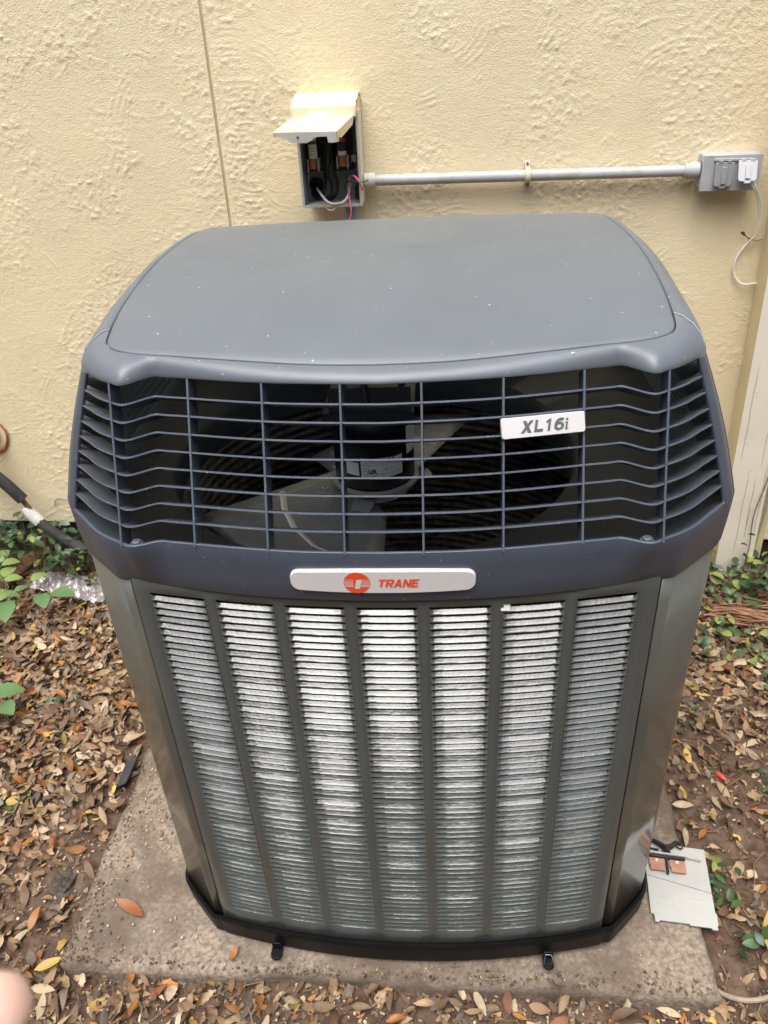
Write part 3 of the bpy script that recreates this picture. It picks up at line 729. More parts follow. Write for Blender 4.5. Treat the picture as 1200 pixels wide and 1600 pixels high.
# base pan
full = np.vstack([cp, [(0, .80)], (cp * np.array((-1, 1)))[::-1]])
fr = np.array([(x, -.044 + .044 * (x / .372) ** 2) for x in np.linspace(-.368, .368, 15)])
full = np.vstack([full, fr]); nl = len(full)
v = []
for k, z in ((1.000, -.004), (1.004, .003), (1.012, .0035), (1.016, .001), (1.014, -.012), (1.008, -.050), (.98, -.056)):
    v.append(np.column_stack([cen + (full - cen) * k, np.full(nl, z)]))
v = np.vstack(v); f = [(j * nl + k, j * nl + (k + 1) % nl, (j + 1) * nl + (k + 1) % nl, (j + 1) * nl + k) for j in range(6) for k in range(nl)]
f.append(tuple(range(nl)))
obj('base_pan', v, f, M_PAN, unit, off=UB, sharp=50, fixn=True)
for x in (-.262, .268):
    G = Geo()
    out = [(x - .011, -.030), (x - .011, -.047)] + [(x + .011 * math.cos(a), -.047 + .010 * math.sin(a)) for a in np.linspace(math.pi, 2 * math.pi, 8)] + [(x + .011, -.047), (x + .011, -.030)]
    n_ = len(out)
    G.prism([(a, b, -.050) for a, b in out], (0, 0, .007))
    G.box((x, -.036, -.036), (.018, .004, .026))
    clip_ = U('hold_down_clip', G, M_PAN, bevel=.0015)
    if x > 0:
        W = Geo(); W.tube([(x - .009, -.050, -.042), (x - .007, -.044, -.018), (x + .004, -.044, -.018), (x + .022, -.070, -.055)], .0009, 6)
        obj('wire_clip', W.v, W.f, M_SCREW, clip_, off=UB)

# plaque with emblem and lettering, model badge
def byy(x): return -.0485 + .0400 * (abs(x) / .372) ** 2
px = np.linspace(-.1275, .1185, 41); pc = -.0045; hw = .123
def plq(x, s_):
    t_ = abs(x - pc) / hw
    h_ = .0186 - .0034 * t_ ** 2
    r_ = .012
    dx = max(0, abs(x - pc) - (hw - r_))
    h_ = h_ - r_ + math.sqrt(max(r_ * r_ - dx * dx, 0)) if dx > 0 else h_
    return .8805 + .0018 + (1 - .6 * 0) * s_ * h_ 
px = np.concatenate([pc - hw + .012 * (1 - np.cos(np.linspace(0, math.pi / 2, 8)[:-1])), np.linspace(pc - hw + .012, pc + hw - .012, 25), pc + hw - .012 * (1 - np.cos(np.linspace(math.pi / 2, 0, 8)[1:]))])
def plate(off_y, k):
    v = []; zc = .8823
    for x in px:
        xx = pc + (x - pc) * (1 - (1 - k) * .14)
        for s_ in (-1, 1): v.append((xx, byy(xx) - off_y, zc + (plq(x, s_) - zc) * k))
    return v
va, vb, vc = plate(.0005, 1.0), plate(.0050, 1.0), plate(.0070, .93)
np_ = len(px); v = va + vb + vc; f = []
for b0, b1 in ((0, 2 * np_), (2 * np_, 4 * np_)):
    for i in range(np_ - 1):
        for s_ in (0, 1): f.append((b0 + 2 * i + s_, b0 + 2 * i + 2 + s_, b1 + 2 * i + 2 + s_, b1 + 2 * i + s_))
    f.append((b0, b0 + 1, b1 + 1, b1)); f.append((b0 + 2 * np_ - 2, b0 + 2 * np_ - 1, b1 + 2 * np_ - 1, b1 + 2 * np_ - 2))
for i in range(np_ - 1): f.append((4 * np_ + 2 * i, 4 * np_ + 2 * i + 2, 4 * np_ + 2 * i + 3, 4 * np_ + 2 * i + 1))
plaque = obj('name_plaque', v, f, M_BADGE, unit, off=UB, sharp=35, fixn=True)
PZ = .8815
def on_plaque(x, z, lift): return (x, byy(x) - .0070 - lift, z)
ec = (-.0375, PZ)
v = [on_plaque(ec[0], ec[1], .0003)] + [on_plaque(ec[0] + .0178 * math.cos(a), ec[1] + .0170 * math.sin(a), .0003) for a in np.linspace(0, 2 * math.pi, 33)[:-1]]
obj('emblem', v, [(0, 1 + i, 1 + (i + 1) % 32) for i in range(32)], M_RED, plaque, off=UB, fixn=True)
G = Geo()
def strip(x0, x1, z0, z1, sh=0.0, lift=.0006):
    G.add([on_plaque(x0 + sh * 0, z0, lift), on_plaque(x1 + sh * 0, z0, lift), on_plaque(x1 + sh, z1, lift), on_plaque(x0 + sh, z1, lift)], [(0, 1, 2, 3)])
strip(ec[0] - .0035, ec[0] + .0035, ec[1] - .0095, ec[1] + .0055, .0032, .0006)
for i, z in enumerate((.0048, .0026, .0004, -.0018, -.0040, -.0062)):
    h_ = .0006 + .00013 * i
    e_ = .0178 * math.sqrt(max(0, 1 - (z / .017) ** 2)) - .0006
    strip(ec[0] - e_, ec[0] - .0048, ec[1] + z, ec[1] + z + h_)
    strip(ec[0] + .0070 - i * .0004, ec[0] + e_, ec[1] + z, ec[1] + z + h_)
strip(ec[0] + .0042, ec[0] + .0068, ec[1] + .0040, ec[1] + .0055)
obj('emblem_stripes', G.v, G.f, M_BADGE, plaque, off=UB, smooth=False)
GLYPH = {
    'T': [[(0, .78), (1, .78), (1, 1), (0, 1)], [(.36, 0), (.64, 0), (.64, .78), (.36, .78)]],
    'R': [[(0, 0), (.28, 0), (.28, 1), (0, 1)], [(.28, .8), (.80, .8), (.92, 1), (.28, 1)], [(.72, .58), (1, .52), (1, .9), (.92, 1), (.72, .8)], [(.28, .40), (.86, .40), (1, .52), (.72, .58), (.28, .58)], [(.44, .40), (.74, .40), (1, 0), (.68, 0)]],
    'A': [[(0, 0), (.29, 0), (.52, .72), (.62, 1), (.36, 1)], [(.71, 0), (1, 0), (.64, 1), (.62, 1), (.50, .68)], [(.24, .2), (.76, .2), (.70, .4), (.30, .4)]],
    'N': [[(0, 0), (.27, 0), (.27, 1), (0, 1)], [(.73, 0), (1, 0), (1, 1), (.73, 1)], [(.0, 1), (.30, 1), (1, 0), (.70, 0)]],
    'E': [[(0, 0), (.28, 0), (.28, 1), (0, 1)], [(.28, 0), (1, 0), (1, .21), (.28, .21)], [(.28, .4), (.92, .4), (.92, .6), (.28, .6)], [(.28, .79), (1, .79), (1, 1), (.28, 1)]],
    'X': [[(0, 0), (.30, 0), (1, 1), (.70, 1)], [(.06, 1), (.36, 1), (.94, 0), (.62, 0)]],
    'L': [[(0, 0), (.30, 0), (.30, 1), (0, 1)], [(.30, 0), (1, 0), (1, .23), (.30, .23)]],
    '1': [[(.40, 0), (.72, 0), (.72, 1), (.50, 1), (.40, .90)], [(.10, .66), (.40, .78), (.50, 1), (.32, .92), (.10, .86)]],
}
def _ringq(cx, cy, rx, ry, tx, ty, a0, a1, n=16):
    out = []
    for i in range(n):
        p, q = a0 + (a1 - a0) * i / n, a0 + (a1 - a0) * (i + 1) / n
        out.append([(cx + rx * math.cos(p), cy + ry * math.sin(p)), (cx + rx * math.cos(q), cy + ry * math.sin(q)), (cx + (rx - tx) * math.cos(q), cy + (ry - ty) * math.sin(q)), (cx + (rx - tx) * math.cos(p), cy + (ry - ty) * math.sin(p))])
    return out
GLYPH['6'] = _ringq(.5, .33, .5, .335, .27, .17, 0, 2 * math.pi, 22) + _ringq(.62, .42, .62, .58, .29, .19, R(172), R(62), 12)
def glyphs(body, x0, z0, h, widths, gap, shear, place_pt, thick=.0003):
    V, F = [], []; x = x0; lift = 0
    for ch, w_ in zip(body, widths):
        for poly in GLYPH[ch]:
            lift += .000012; n0 = len(V); n_ = len(poly)
            for t_ in (0, thick + lift):
                V += [place_pt(x + a * w_ * h + shear * b * h, z0 + b * h, t_) for a, b in poly]
            F += [tuple(range(n0 + n_, n0 + 2 * n_))] + [(n0 + i, n0 + (i + 1) % n_, n0 + n_ + (i + 1) % n_, n0 + n_ + i) for i in range(n_)]
        x += w_ * h + gap
    return V, F
v, f = glyphs('TRANE', -.0108, PZ - .0066, .0128, (.74, .78, .84, .80, .68), .0009, .22, lambda a, b, c: on_plaque(a, b, .0003 + c))
obj('lettering', v, f, M_RED, plaque, off=UB, smooth=False, fixn=True)
# badge on the grille
bx, bz_ = .2025, 1.0665
by_ = front_y(bx, bz_) - .0042
tdir = np.array((1, (front_y(.25, bz_) - front_y(.155, bz_)) / .095, 0.0)); tdir /= np.linalg.norm(tdir)
udir = np.array((0, .43, 1.0)); udir -= tdir * udir.dot(tdir); udir /= np.linalg.norm(udir)
ndir = np.cross(tdir, udir); ndir = ndir if ndir[1] < 0 else -ndir
B_ = lambda a, b, c: np.array((bx, by_, bz_)) + tdir * a + udir * b + ndir * c
w2, h2, rr = .0535, .0130, .003
out = []
for cx_, cy_, a0 in ((w2 - rr, h2 - rr, 0), (-w2 + rr, h2 - rr, 90), (-w2 + rr, -h2 + rr, 180), (w2 - rr, -h2 + rr, 270)):
    out += [(cx_ + rr * math.cos(R(a0 + a)), cy_ + rr * math.sin(R(a0 + a))) for a in (0, 30, 60, 90)]
n_ = len(out)
v = [B_(a, b, -.003) for a, b in out] + [B_(a, b, .002) for a, b in out] + [B_(a * .985, b * .95, .003) for a, b in out]
f = [(i, (i + 1) % n_, (i + 1) % n_ + n_, i + n_) for i in range(n_)] + [(n_ + i, n_ + (i + 1) % n_, 2 * n_ + (i + 1) % n_, 2 * n_ + i) for i in range(n_)] + [tuple(range(2 * n_, 3 * n_)), tuple(range(n_ - 1, -1, -1))]
badge = obj('model_badge', v, f, M_BADGE, unit, off=UB, sharp=35, fixn=True)
v, f = glyphs('XL16', -.0300, -.0072, .0150, (.98, .74, .62, .84), .0024, .20, lambda a, b, c: B_(a, b, .0031 + c), .0006)
obj('lettering', v, f, M_LETTER, badge, off=UB, smooth=False, fixn=True)
G = Geo()      # the slanted serif letter after the number
def bar(poly): 
    n0 = len(poly); G.add([B_(a, b, .0038) for a, b in poly] + [B_(a, b, .0030) for a, b in poly], [tuple(range(n0))] + [(i, (i + 1) % n0, (i + 1) % n0 + n0, i + n0) for i in range(n0)])
bar([(.0270, -.0070), (.0290, -.0070), (.0312, .0018), (.0292, .0018)]); bar([(.0270, .0012), (.0292, .0012), (.0294, .0022), (.0272, .0018)]); bar([(.0284, -.0078), (.0312, -.0060), (.0308, -.0054), (.0280, -.0066)])
bar([(.0303 + .0015 * math.cos(a), .0052 + .0015 * math.sin(a)) for a in np.linspace(0, 2 * math.pi, 9)[:-1]])
obj('lettering', G.v, G.f, M_LETTER, badge, off=UB, smooth=False)
# red scribble on the band
G = Geo(); r2 = np.random.default_rng(9)
xq = np.linspace(.122, .150, 26)
pts = [(x, byy(x) + .0008, .8985 + .0022 * math.sin(i * 2.1) + r2.normal(0, .0006)) for i, x in enumerate(xq)]
G.tube(pts, .0004, 4)
pts = [(x, byy(x) + .0008, .8955 + .0014 * math.sin(i * 2.7 + 1)) for i, x in enumerate(xq[4:])]
G.tube(pts, .0003, 4); U('red_scribble', G, M_RED)
# scrap of tape on the sixth louvre column
G = Geo(); G.box((.160, -.0315, .8215), (.0125, .0012, .0105), (R(-18), R(6), R(8)))
s_ = U('scrap', G, M_WHITEWIRE)
s_.parent = None; s_.matrix_world = unit.matrix_basis.copy()
s_.name = 'tape_scrap'; tag(s_, 'tiny cream tape scrap stuck on top louvre of sixth column from the left', 'tape scrap')

# ------------------------------------------------------------------ fuse box on the wall
def fuse_box():
    t = thing('fuse_box', 'small open metal fuse box with lifted cream cover on the stucco wall', 'fuse box', (-.215, YW, 1.10))
    L = t.location
    x0, x1, z0, z1, yb, yf = -.292, -.143, 1.104, 1.318, YW - .006, YW - .100
    G = Geo(); w = .0022
    G.box(((x0 + x1) / 2, yb, (z0 + z1) / 2), (x1 - x0, .004, z1 - z0))
    G.obj('back_plate', M_BOXGREY, t, off=L)
    G = Geo()
    G.box((x0 + w / 2, (yb + yf) / 2 - .001, (z0 + z1) / 2), (w, yb - yf - .006, z1 - z0)).box((x1 - w / 2, (yb + yf) / 2 - .001, (z0 + z1) / 2), (w, yb - yf - .006, z1 - z0))
    G.box(((x0 + x1) / 2, (yb + yf) / 2 - .001, z0 + w / 2), (x1 - x0 - 2 * w - .0006, yb - yf - .006, w)).box(((x0 + x1) / 2, (yb + yf) / 2 - .001, z1 - w / 2), (x1 - x0 - 2 * w - .0006, yb - yf - .006, w))
    G.obj('case', M_BOXCREAM, t, off=L, bevel=.0006)
    G = Geo()
    e = .006
    G.box((x0 + e / 2 - .001, yf + .001, (z0 + z1) / 2), (e, .003, z1 - z0)).box((x1 - e / 2 + .001, yf + .001, (z0 + z1) / 2), (e, .003, z1 - z0)).box(((x0 + x1) / 2, yf + .001, z0 + e / 2 - .001), (x1 - x0 - 2 * e + .001, .003, e))
    G.obj('rim', M_BOXRIM, t, off=L)
    # inner liner is grey
    G = Geo(); G.box((x0 + .0034, (yb + yf) / 2, 1.20), (.0012, .080, .19)).box((x1 - .0034, (yb + yf) / 2, 1.20), (.0012, .080, .19)).box(((x0 + x1) / 2, (yb + yf) / 2, z0 + .0034), (.132, .080, .0012))
    G.obj('liner', M_BOXGREY, t, off=L)
    # hood: sloping top with a short skirt
    hx0, hx1 = -.301, -.145
    prof = [(YW - .002, 1.352), (YW - .030, 1.352), (YW - .106, 1.333), (YW - .109, 1.329), (YW - .109, 1.306), (YW - .106, 1.306), (YW - .104, 1.326), (YW - .030, 1.346), (YW - .002, 1.346)]
    G = Geo(); G.prism([(hx0, y, z) for y, z in prof], (hx1 - hx0, 0, 0))
    G.box((hx0 + .0012, YW - .055, 1.326), (.0024, .098, .03)).box((hx1 - .0012, YW - .055, 1.326), (.0024, .098, .03))
    G.obj('hood', M_BOXCREAM, t, off=L, bevel=.0015, fixn=True)
    # lifted cover: hinged under the hood, skewed to the left, raised panel and a scalloped front lip
    hin = np.array((-.2235, YW - .102, 1.309)); ax = Matrix.Rotation(R(-7), 3, 'Z') @ Matrix.Rotation(R(5), 3, 'X')
    T = lambda a, b, c: hin + np.array(ax @ Vector((a, -b, c)))
    hw_, ln = .0735, .170
    G = Geo()
    xs = [-hw_, -.040, -.030, .022, .034, hw_]
    hts = lambda x, b: .010 * (1 if -.031 <= x <= .023 else 0) * min(max((b + .02) / .02, 0), 1) * min(max((.155 - b) / .10, 0), 1)
    bs = [0, .01, .05, .10, .155, ln]
    v = [T(x, b, hts(x, b)) for b in bs for x in xs]
    f = [(i * 6 + j, i * 6 + j + 1, (i + 1) * 6 + j + 1, (i + 1) * 6 + j) for i in range(5) for j in range(5)]
    cov = obj('cover', v, f, M_BOXCREAM, t, off=L, solid=.002, smooth=False, fixn=False)
    lip = [(-hw_, 0), (-hw_, -.009), (-.060, -.008), (-.046, -.011), (-.036, -.019), (-.030, -.021), (.002, -.021), (.012, -.017), (.020, -.011), (.030, -.0085), (.050, -.008), (.052, -.021), (.066, -.021), (hw_, -.018), (hw_, 0)]
    G = Geo(); top = [T(a, ln - .001, -.0005) for a, b in lip]; 
    v = []; f = []
    nn = len(lip)
    for i in range(nn - 1):
        (a, b), (c, d_) = lip[i], lip[i + 1]
        if abs(a - c) < 1e-6: continue
        G.prism([T(a, ln - .002, 0), T(a, ln - .002, b), T(c, ln - .002, d_), T(c, ln - .002, 0)], np.array(ax @ Vector((0, -.002, 0))))
    obj('cover_lip', G.v, G.f, M_BOXRIM, cov, off=L, smooth=False, fixn=True)
    G = Geo()
    for s in (-1, 1):
        G.prism([T(s * hw_, .004, 0), *([T(s * hw_, ln, 0), T(s * hw_, ln, -.020), T(s * hw_, ln - .012, -.020), T(s * hw_, ln - .016, -.012), T(s * hw_, ln - .035, -.019)] if s > 0 else [T(s * hw_, ln, 0), T(s * hw_, ln, -.008), T(s * hw_, ln - .03, -.010)]), T(s * hw_, .02, -.016), T(s * hw_, .004, -.006)], np.array(ax @ Vector((-s * .0018, 0, 0))))
    obj('cover_flange', G.v, G.f, M_BOXCREAM, cov, off=L, smooth=False, fixn=True)
    G = Geo(); c_ = T(-.017, ln + .0006, -.009); G.lathe([(.0001, 0), (.0024, 0), (.0024, .0006)], (0, 0, 0), 10)
    vv = np.array(G.v); vv = np.column_stack([vv[:, 0], -vv[:, 2], vv[:, 1]]) + c_
    obj('latch_hole', vv, G.f, M_PRINT, cov, off=L)
    Gs = Geo(); Gs.box(T(-.018, ln - .003, .0006), (.019, .0022, .0006), (0, 0, R(-7))); obj('latch_slot', Gs.v, Gs.f, M_PRINT, cov, off=L)
    # fuse block
    G = Geo()
    for x in (-.262, -.190):
        G.box((x, YW - .020, 1.230), (.046, .026, .105))
    G.box((-.226, YW - .016, 1.245), (.018, .018, .10)).obj('fuse_holder', M_BLACK, t, off=L, bevel=.002)
    for x, body, capm, z0_ in ((-.262, M_PAPER, M_GREEN, 1.213), (-.189, M_PRINT, M_RED, 1.217)):
        G = Geo(); G.lathe([(.0001, 0), (.0105, 0), (.0105, .05), (.0001, .05)], (x, YW - .066, z0_), 16)
        fu = G.obj('fuse', body, t, off=L, sharp=40)
        G = Geo(); G.lathe([(.0108, .032), (.0108, .040)], (x, YW - .066, z0_), 16); obj('fuse_band', G.v, G.f, capm, fu, off=L)
        G = Geo(); G.lathe([(.0107, .001), (.0107, .011)], (x, YW - .066, z0_), 16); obj('fuse_label', G.v, G.f, M_PAPER, fu, off=L)
        G = Geo()
        for k in range(5):
            zz = z0_ + .004 + k * .0055
            for q in range(6):
                a = R(-130 + q * 14); G.add([(x + .01095 * math.cos(a + d_), YW - .066 + .01095 * math.sin(a + d_), zz + e_) for d_, e_ in ((0, 0), (.12 + .03 * ((q * k) % 3), 0), (.12 + .03 * ((q * k) % 3), .0016), (0, .0016))], [(0, 1, 2, 3)])
        if body is M_PAPER: obj('fuse_print', G.v, G.f, M_PRINT, fu, off=L, smooth=False)
        G = Geo(); G.lathe([(.0001, -.024), (.0112, -.024), (.0112, 0), (.0001, 0)], (x, YW - .066, z0_), 16)
        obj('fuse_cap', G.v, G.f, M_COPPER, fu, off=L, sharp=40)
        G = Geo()
        for s in (-1, 1):
            Gc = Geo(); Gc.box((x + s * .0128, YW - .056, z0_ - .015), (.0018, .046, .028)); Gc.obj('fuse_clip', M_BOXRIM, t, off=L)
        G.box((x - .030 if x < -.22 else x + .026, YW - .044, z0_ - .010), (.012, .014, .016)).obj('terminal_lug', M_BOXRIM, t, off=L)
    # wires inside
    G = Geo()
    G.lathe([(.0001, 0), (.0175, 0), (.0185, .006)], (0, 0, 0), 20)
    vv = np.array(G.v); vv = np.column_stack([vv[:, 0] - .268, YW - .0092 - vv[:, 2], vv[:, 1] + 1.142])
    obj('knockout_hole', vv, G.f, M_PRINT, t, off=L)
    yy = YW
    paths = [[(-.236, yy - .04, 1.29), (-.232, yy - .055, 1.23), (-.236, yy - .060, 1.18), (-.240, yy - .060, 1.145), (-.250, yy - .055, 1.122), (-.266, yy - .045, 1.117), (-.276, yy - .03, 1.128), (-.272, yy - .014, 1.142)],
             [(-.214, yy - .04, 1.29), (-.218, yy - .055, 1.23), (-.214, yy - .062, 1.18), (-.207, yy - .062, 1.15), (-.214, yy - .058, 1.122), (-.238, yy - .050, 1.112), (-.262, yy - .036, 1.124), (-.266, yy - .014, 1.140)],
             [(-.225, yy - .04, 1.29), (-.224, yy - .060, 1.22), (-.228, yy - .068, 1.175), (-.221, yy - .066, 1.15), (-.224, yy - .06, 1.125), (-.24, yy - .052, 1.114)]]
    for p in paths:
        G = Geo(); G.tube(spline(p, 6), .0045, 8); G.obj('black_cable', M_BLACK, t, off=L)
    def wire(name, pts, r, m_):
        G = Geo(); G.tube(spline(pts, 7), r, 7); return G.obj(name, m_, t, off=L)
    wire('white_wire', [(-.265, yy - .03, 1.138), (-.250, yy - .07, 1.130), (-.230, yy - .097, 1.116), (-.212, yy - .103, 1.111), (-.190, yy - .100, 1.115), (-.178, yy - .085, 1.128), (-.176, yy - .05, 1.150)], .0028, M_WHITEWIRE)
    wire('pink_wire', [(-.176, yy - .04, 1.165), (-.178, yy - .075, 1.140), (-.172, yy - .106, 1.112), (-.170, yy - .112, 1.092), (-.178, yy - .108, 1.072), (-.205, yy - .100, 1.062), (-.262, yy - .100, 1.057)], .0022, M_PINKWIRE)
    wire('pink_wire', [(-.172, yy - .05, 1.160), (-.162, yy - .095, 1.174), (-.150, yy - .115, 1.170), (-.142, yy - .115, 1.156), (-.138, yy - .110, 1.142)], .0024, M_PINKWIRE)
    wire('green_wire', [(-.178, yy - .03, 1.165), (-.188, yy - .045, 1.150), (-.188, yy - .05, 1.135), (-.178, yy - .05, 1.122)], .0022, M_GREEN)
    wire('green_wire', [(-.182, yy - .06, 1.156), (-.160, yy - .090, 1.160), (-.140, yy - .106, 1.161), (-.128, yy - .070, 1.158)], .0020, M_GREEN)
    G = Geo(); G.box((-.155, yy - .03, 1.128), (.018, .05, .03)).obj('wire_connector', M_BLACK, t, off=L, bevel=.002)
    G = Geo()
    a_ = np.linspace(0, 2 * math.pi, 19)
    G.tube([(-.222 + .011 * math.cos(a), yf + .001, 1.101 + .0055 * math.sin(a)) for a in a_], .0018, 6, False); G.obj('padlock_tab', M_BOXCREAM, t, off=L)
fuse_box()

# conduits
def conduits():
    zc, yc = 1.151, YW - .030
    t = thing('horizontal_conduit', 'pale grey plastic conduit running level from fuse box to outlet box', 'conduit', (.26, YW, 1.13))
    L = t.location
    def xt(xa, xb, r, nm, m_, n=20):
        G = Geo(); G.tube([(x, yc, zc) for x in np.linspace(xa, xb, 6)], r, n); return G.obj(nm, m_, t, off=L, sharp=50)
    xt(-.12, .672, .0135, 'pipe', M_CONDUIT)
    xt(-.141, -.113, .0185, 'fitting', M_BOXRIM); xt(.660, .686, .0195, 'fitting', M_CONDUIT); xt(.651, .660, .0175, 'fitting_ring', M_CONDUIT)
    G = Geo(); w = .007
    prof = [(yc + .0165 * math.cos(a), zc + .0165 * math.sin(a)) for a in np.linspace(R(75), R(285), 14)]
    pts = [(YW - .002, zc + .030), (YW - .004, zc + .017)] + prof[::1] + [(YW - .004, zc - .017), (YW - .002, zc - .018)]
    v = [(.271 + s * w, y, z) for y, z in pts for s in (-1, 1)]
    obj('strap', v, [(2 * i, 2 * i + 1, 2 * i + 3, 2 * i + 2) for i in range(len(pts) - 1)], M_CLAMP, t, off=L, solid=.0015)
    G = Geo(); G.lathe([(.004, 0), (.003, .003), (.0001, .003)], (0, 0, 0), 10); vv = np.array(G.v)
    obj('strap_screw', np.column_stack([vv[:, 0] + .271, YW - .004 - vv[:, 2], vv[:, 1] + zc + .024]), G.f, M_SCREW, t, off=L)
    G = Geo(); G.box((.271, YW - .030, zc - .021), (.008, .010, .008)).obj('strap_bolt', M_SCREW, t, off=L)
    t = thing('vertical_conduit', 'blue grey conduit dropping from fuse box down behind the air conditioner', 'conduit', (-.178, YW, 0))
    G = Geo(); G.tube([(-.178, YW - .045, z) for z in (-.2, .3, .7, 1.066)], .0125, 16); G.obj('pipe', M_CONDBLUE, t, off=t.location, sharp=50)
    G = Geo(); G.tube([(-.178, YW - .045, z) for z in (1.060, 1.104)], .0185, 16); G.obj('fitting', M_CONDBLUE, t, off=t.location, sharp=50)
conduits()

# outlet box
def outlet():
    t = thing('outlet_box', 'grey weatherproof outlet box with two flip covers at right end of conduit', 'outlet box', (.762, YW, 1.10), (0, 0, 0))
    L = t.location
    x0, x1, z0, z1 = .688, .828, 1.106, 1.188
    G = Geo(); G.box(((x0 + x1) / 2, YW - .026, (z0 + z1) / 2 + .002), (x1 - x0 - .004, .050, z1 - z0 - .004)); G.obj('box', M_OUTLET, t, off=L, bevel=.004)
    tl = .10
    G = Geo(); G.box(((x0 + x1) / 2, YW - .0545, (z0 + z1) / 2), (x1 - x0, .004, z1 - z0)); G.obj('cover_plate', M_OUTLET, t, off=L, bevel=.0012)
    G = Geo(); G.box(((x0 + x1) / 2, YW - .0517, (z0 + z1) / 2), (x1 - x0 - .003, .0016, z1 - z0 - .003)); G.obj('gasket', M_BLACK, t, off=L)
    for k, (cx, w, zt, zb, m_, lift) in enumerate(((.7385, .044, 1.172, 1.118, M_OUTDARK, R(-5)), (.7915, .044, 1.174, 1.126, M_OUTLIGHT, R(-22)))):
        y0 = YW - .0585
        rot = Matrix.Rotation(lift, 3, 'X')
        P = lambda a, b, c: np.array((cx, y0, zt)) + np.array(rot @ Vector((a, -c, b)))
        hgt = zt - zb
        out = [(-w / 2, 0), (-w / 2, -hgt + .006), (-w / 2 + .004, -hgt), (-w * .2, -hgt), (-w * .14, -hgt - .005), (w * .14, -hgt - .005), (w * .2, -hgt), (w / 2 - .004, -hgt), (w / 2, -hgt + .006), (w / 2, 0)]
        G = Geo(); G.prism([P(a, b, 0) for a, b in out], P(0, 0, .0055) - P(0, 0, 0))
        cv = G.obj('flip_cover', m_, t, off=L, bevel=.0012, fixn=True)
        G = Geo(); q = [(-.006, -.010), (-.006, -hgt + .005), (.006, -hgt + .005), (.006, -.010)]
        G.prism([P(a, b, .0055) for a, b in q], P(0, 0, .004) - P(0, 0, 0)); obj('finger_ridge', G.v, G.f, m_, cv, off=L, bevel=.0012, fixn=True)
        G = Geo()
        for s in (-1, 1): G.box((cx + s * .010, y0 - .003, zt + .002), (.010, .007, .007))
        obj('hinge', G.v, G.f, m_, cv, off=L, bevel=.001)
        if k == 1:
            G = Geo(); G.box((cx, YW - .064, 1.146), (.026, .012, .026)); obj('plug', G.v, G.f, M_WHITEWIRE, t, off=L, bevel=.003)
    G = Geo(); G.box(((x0 + x1) / 2 - .002, YW - .0590, 1.1775), (.086, .004, .006)); G.obj('hinge_rail', M_OUTLET, t, off=L, bevel=.001)
    c = thing('power_cord', 'thin white power cord hanging from right cover of outlet box', 'cord', (.80, YW - .02, 1.12))
    p = spline([(.806, YW - .066, 1.126), (.818, YW - .062, 1.110), (.838, YW - .048, 1.080), (.852, YW - .036, 1.040), (.858, YW - .026, .995), (.852, YW - .018, .978), (.844, YW - .012, .965), (.830, YW - .010, .940), (.824, YW - .010, .912), (.829, YW - .010, .886), (.842, YW - .012, .868), (.860, YW - .016, .861), (.880, YW - .012, .862), (.93, YW - .01, .865)], 8)
    G = Geo(); G.tube(p, .0026, 7); G.obj('flex', M_WHITEWIRE, c, off=c.location)
    G = Geo(); G.tube(p[:30] + np.array((.0042, 0, .0016)), .0026, 7); G.obj('flex', M_WHITEWIRE, c, off=c.location)
    tw = thing('dead_twig', 'short dark twig caught behind the cord below outlet box', 'twig', (.87, YW - .01, .98))
    G = Geo(); G.tube([(.826, YW - .010, .992), (.842, YW - .014, .983), (.866, YW - .012, .972), (.884, YW - .008, .976)], .0014, 5).tube([(.842, YW - .014, .983), (.850, YW - .016, .970)], .001, 5)
    G.obj('stick', M_TWIG, tw, off=tw.location)
    G = Geo(); G.add([(.822, YW - .012, .996), (.830, YW - .016, .998), (.838, YW - .014, .988), (.832, YW - .010, .986)], [(0, 1, 2, 3)]); G.obj('leaf', M_VG[1], tw, off=tw.location)
outlet()

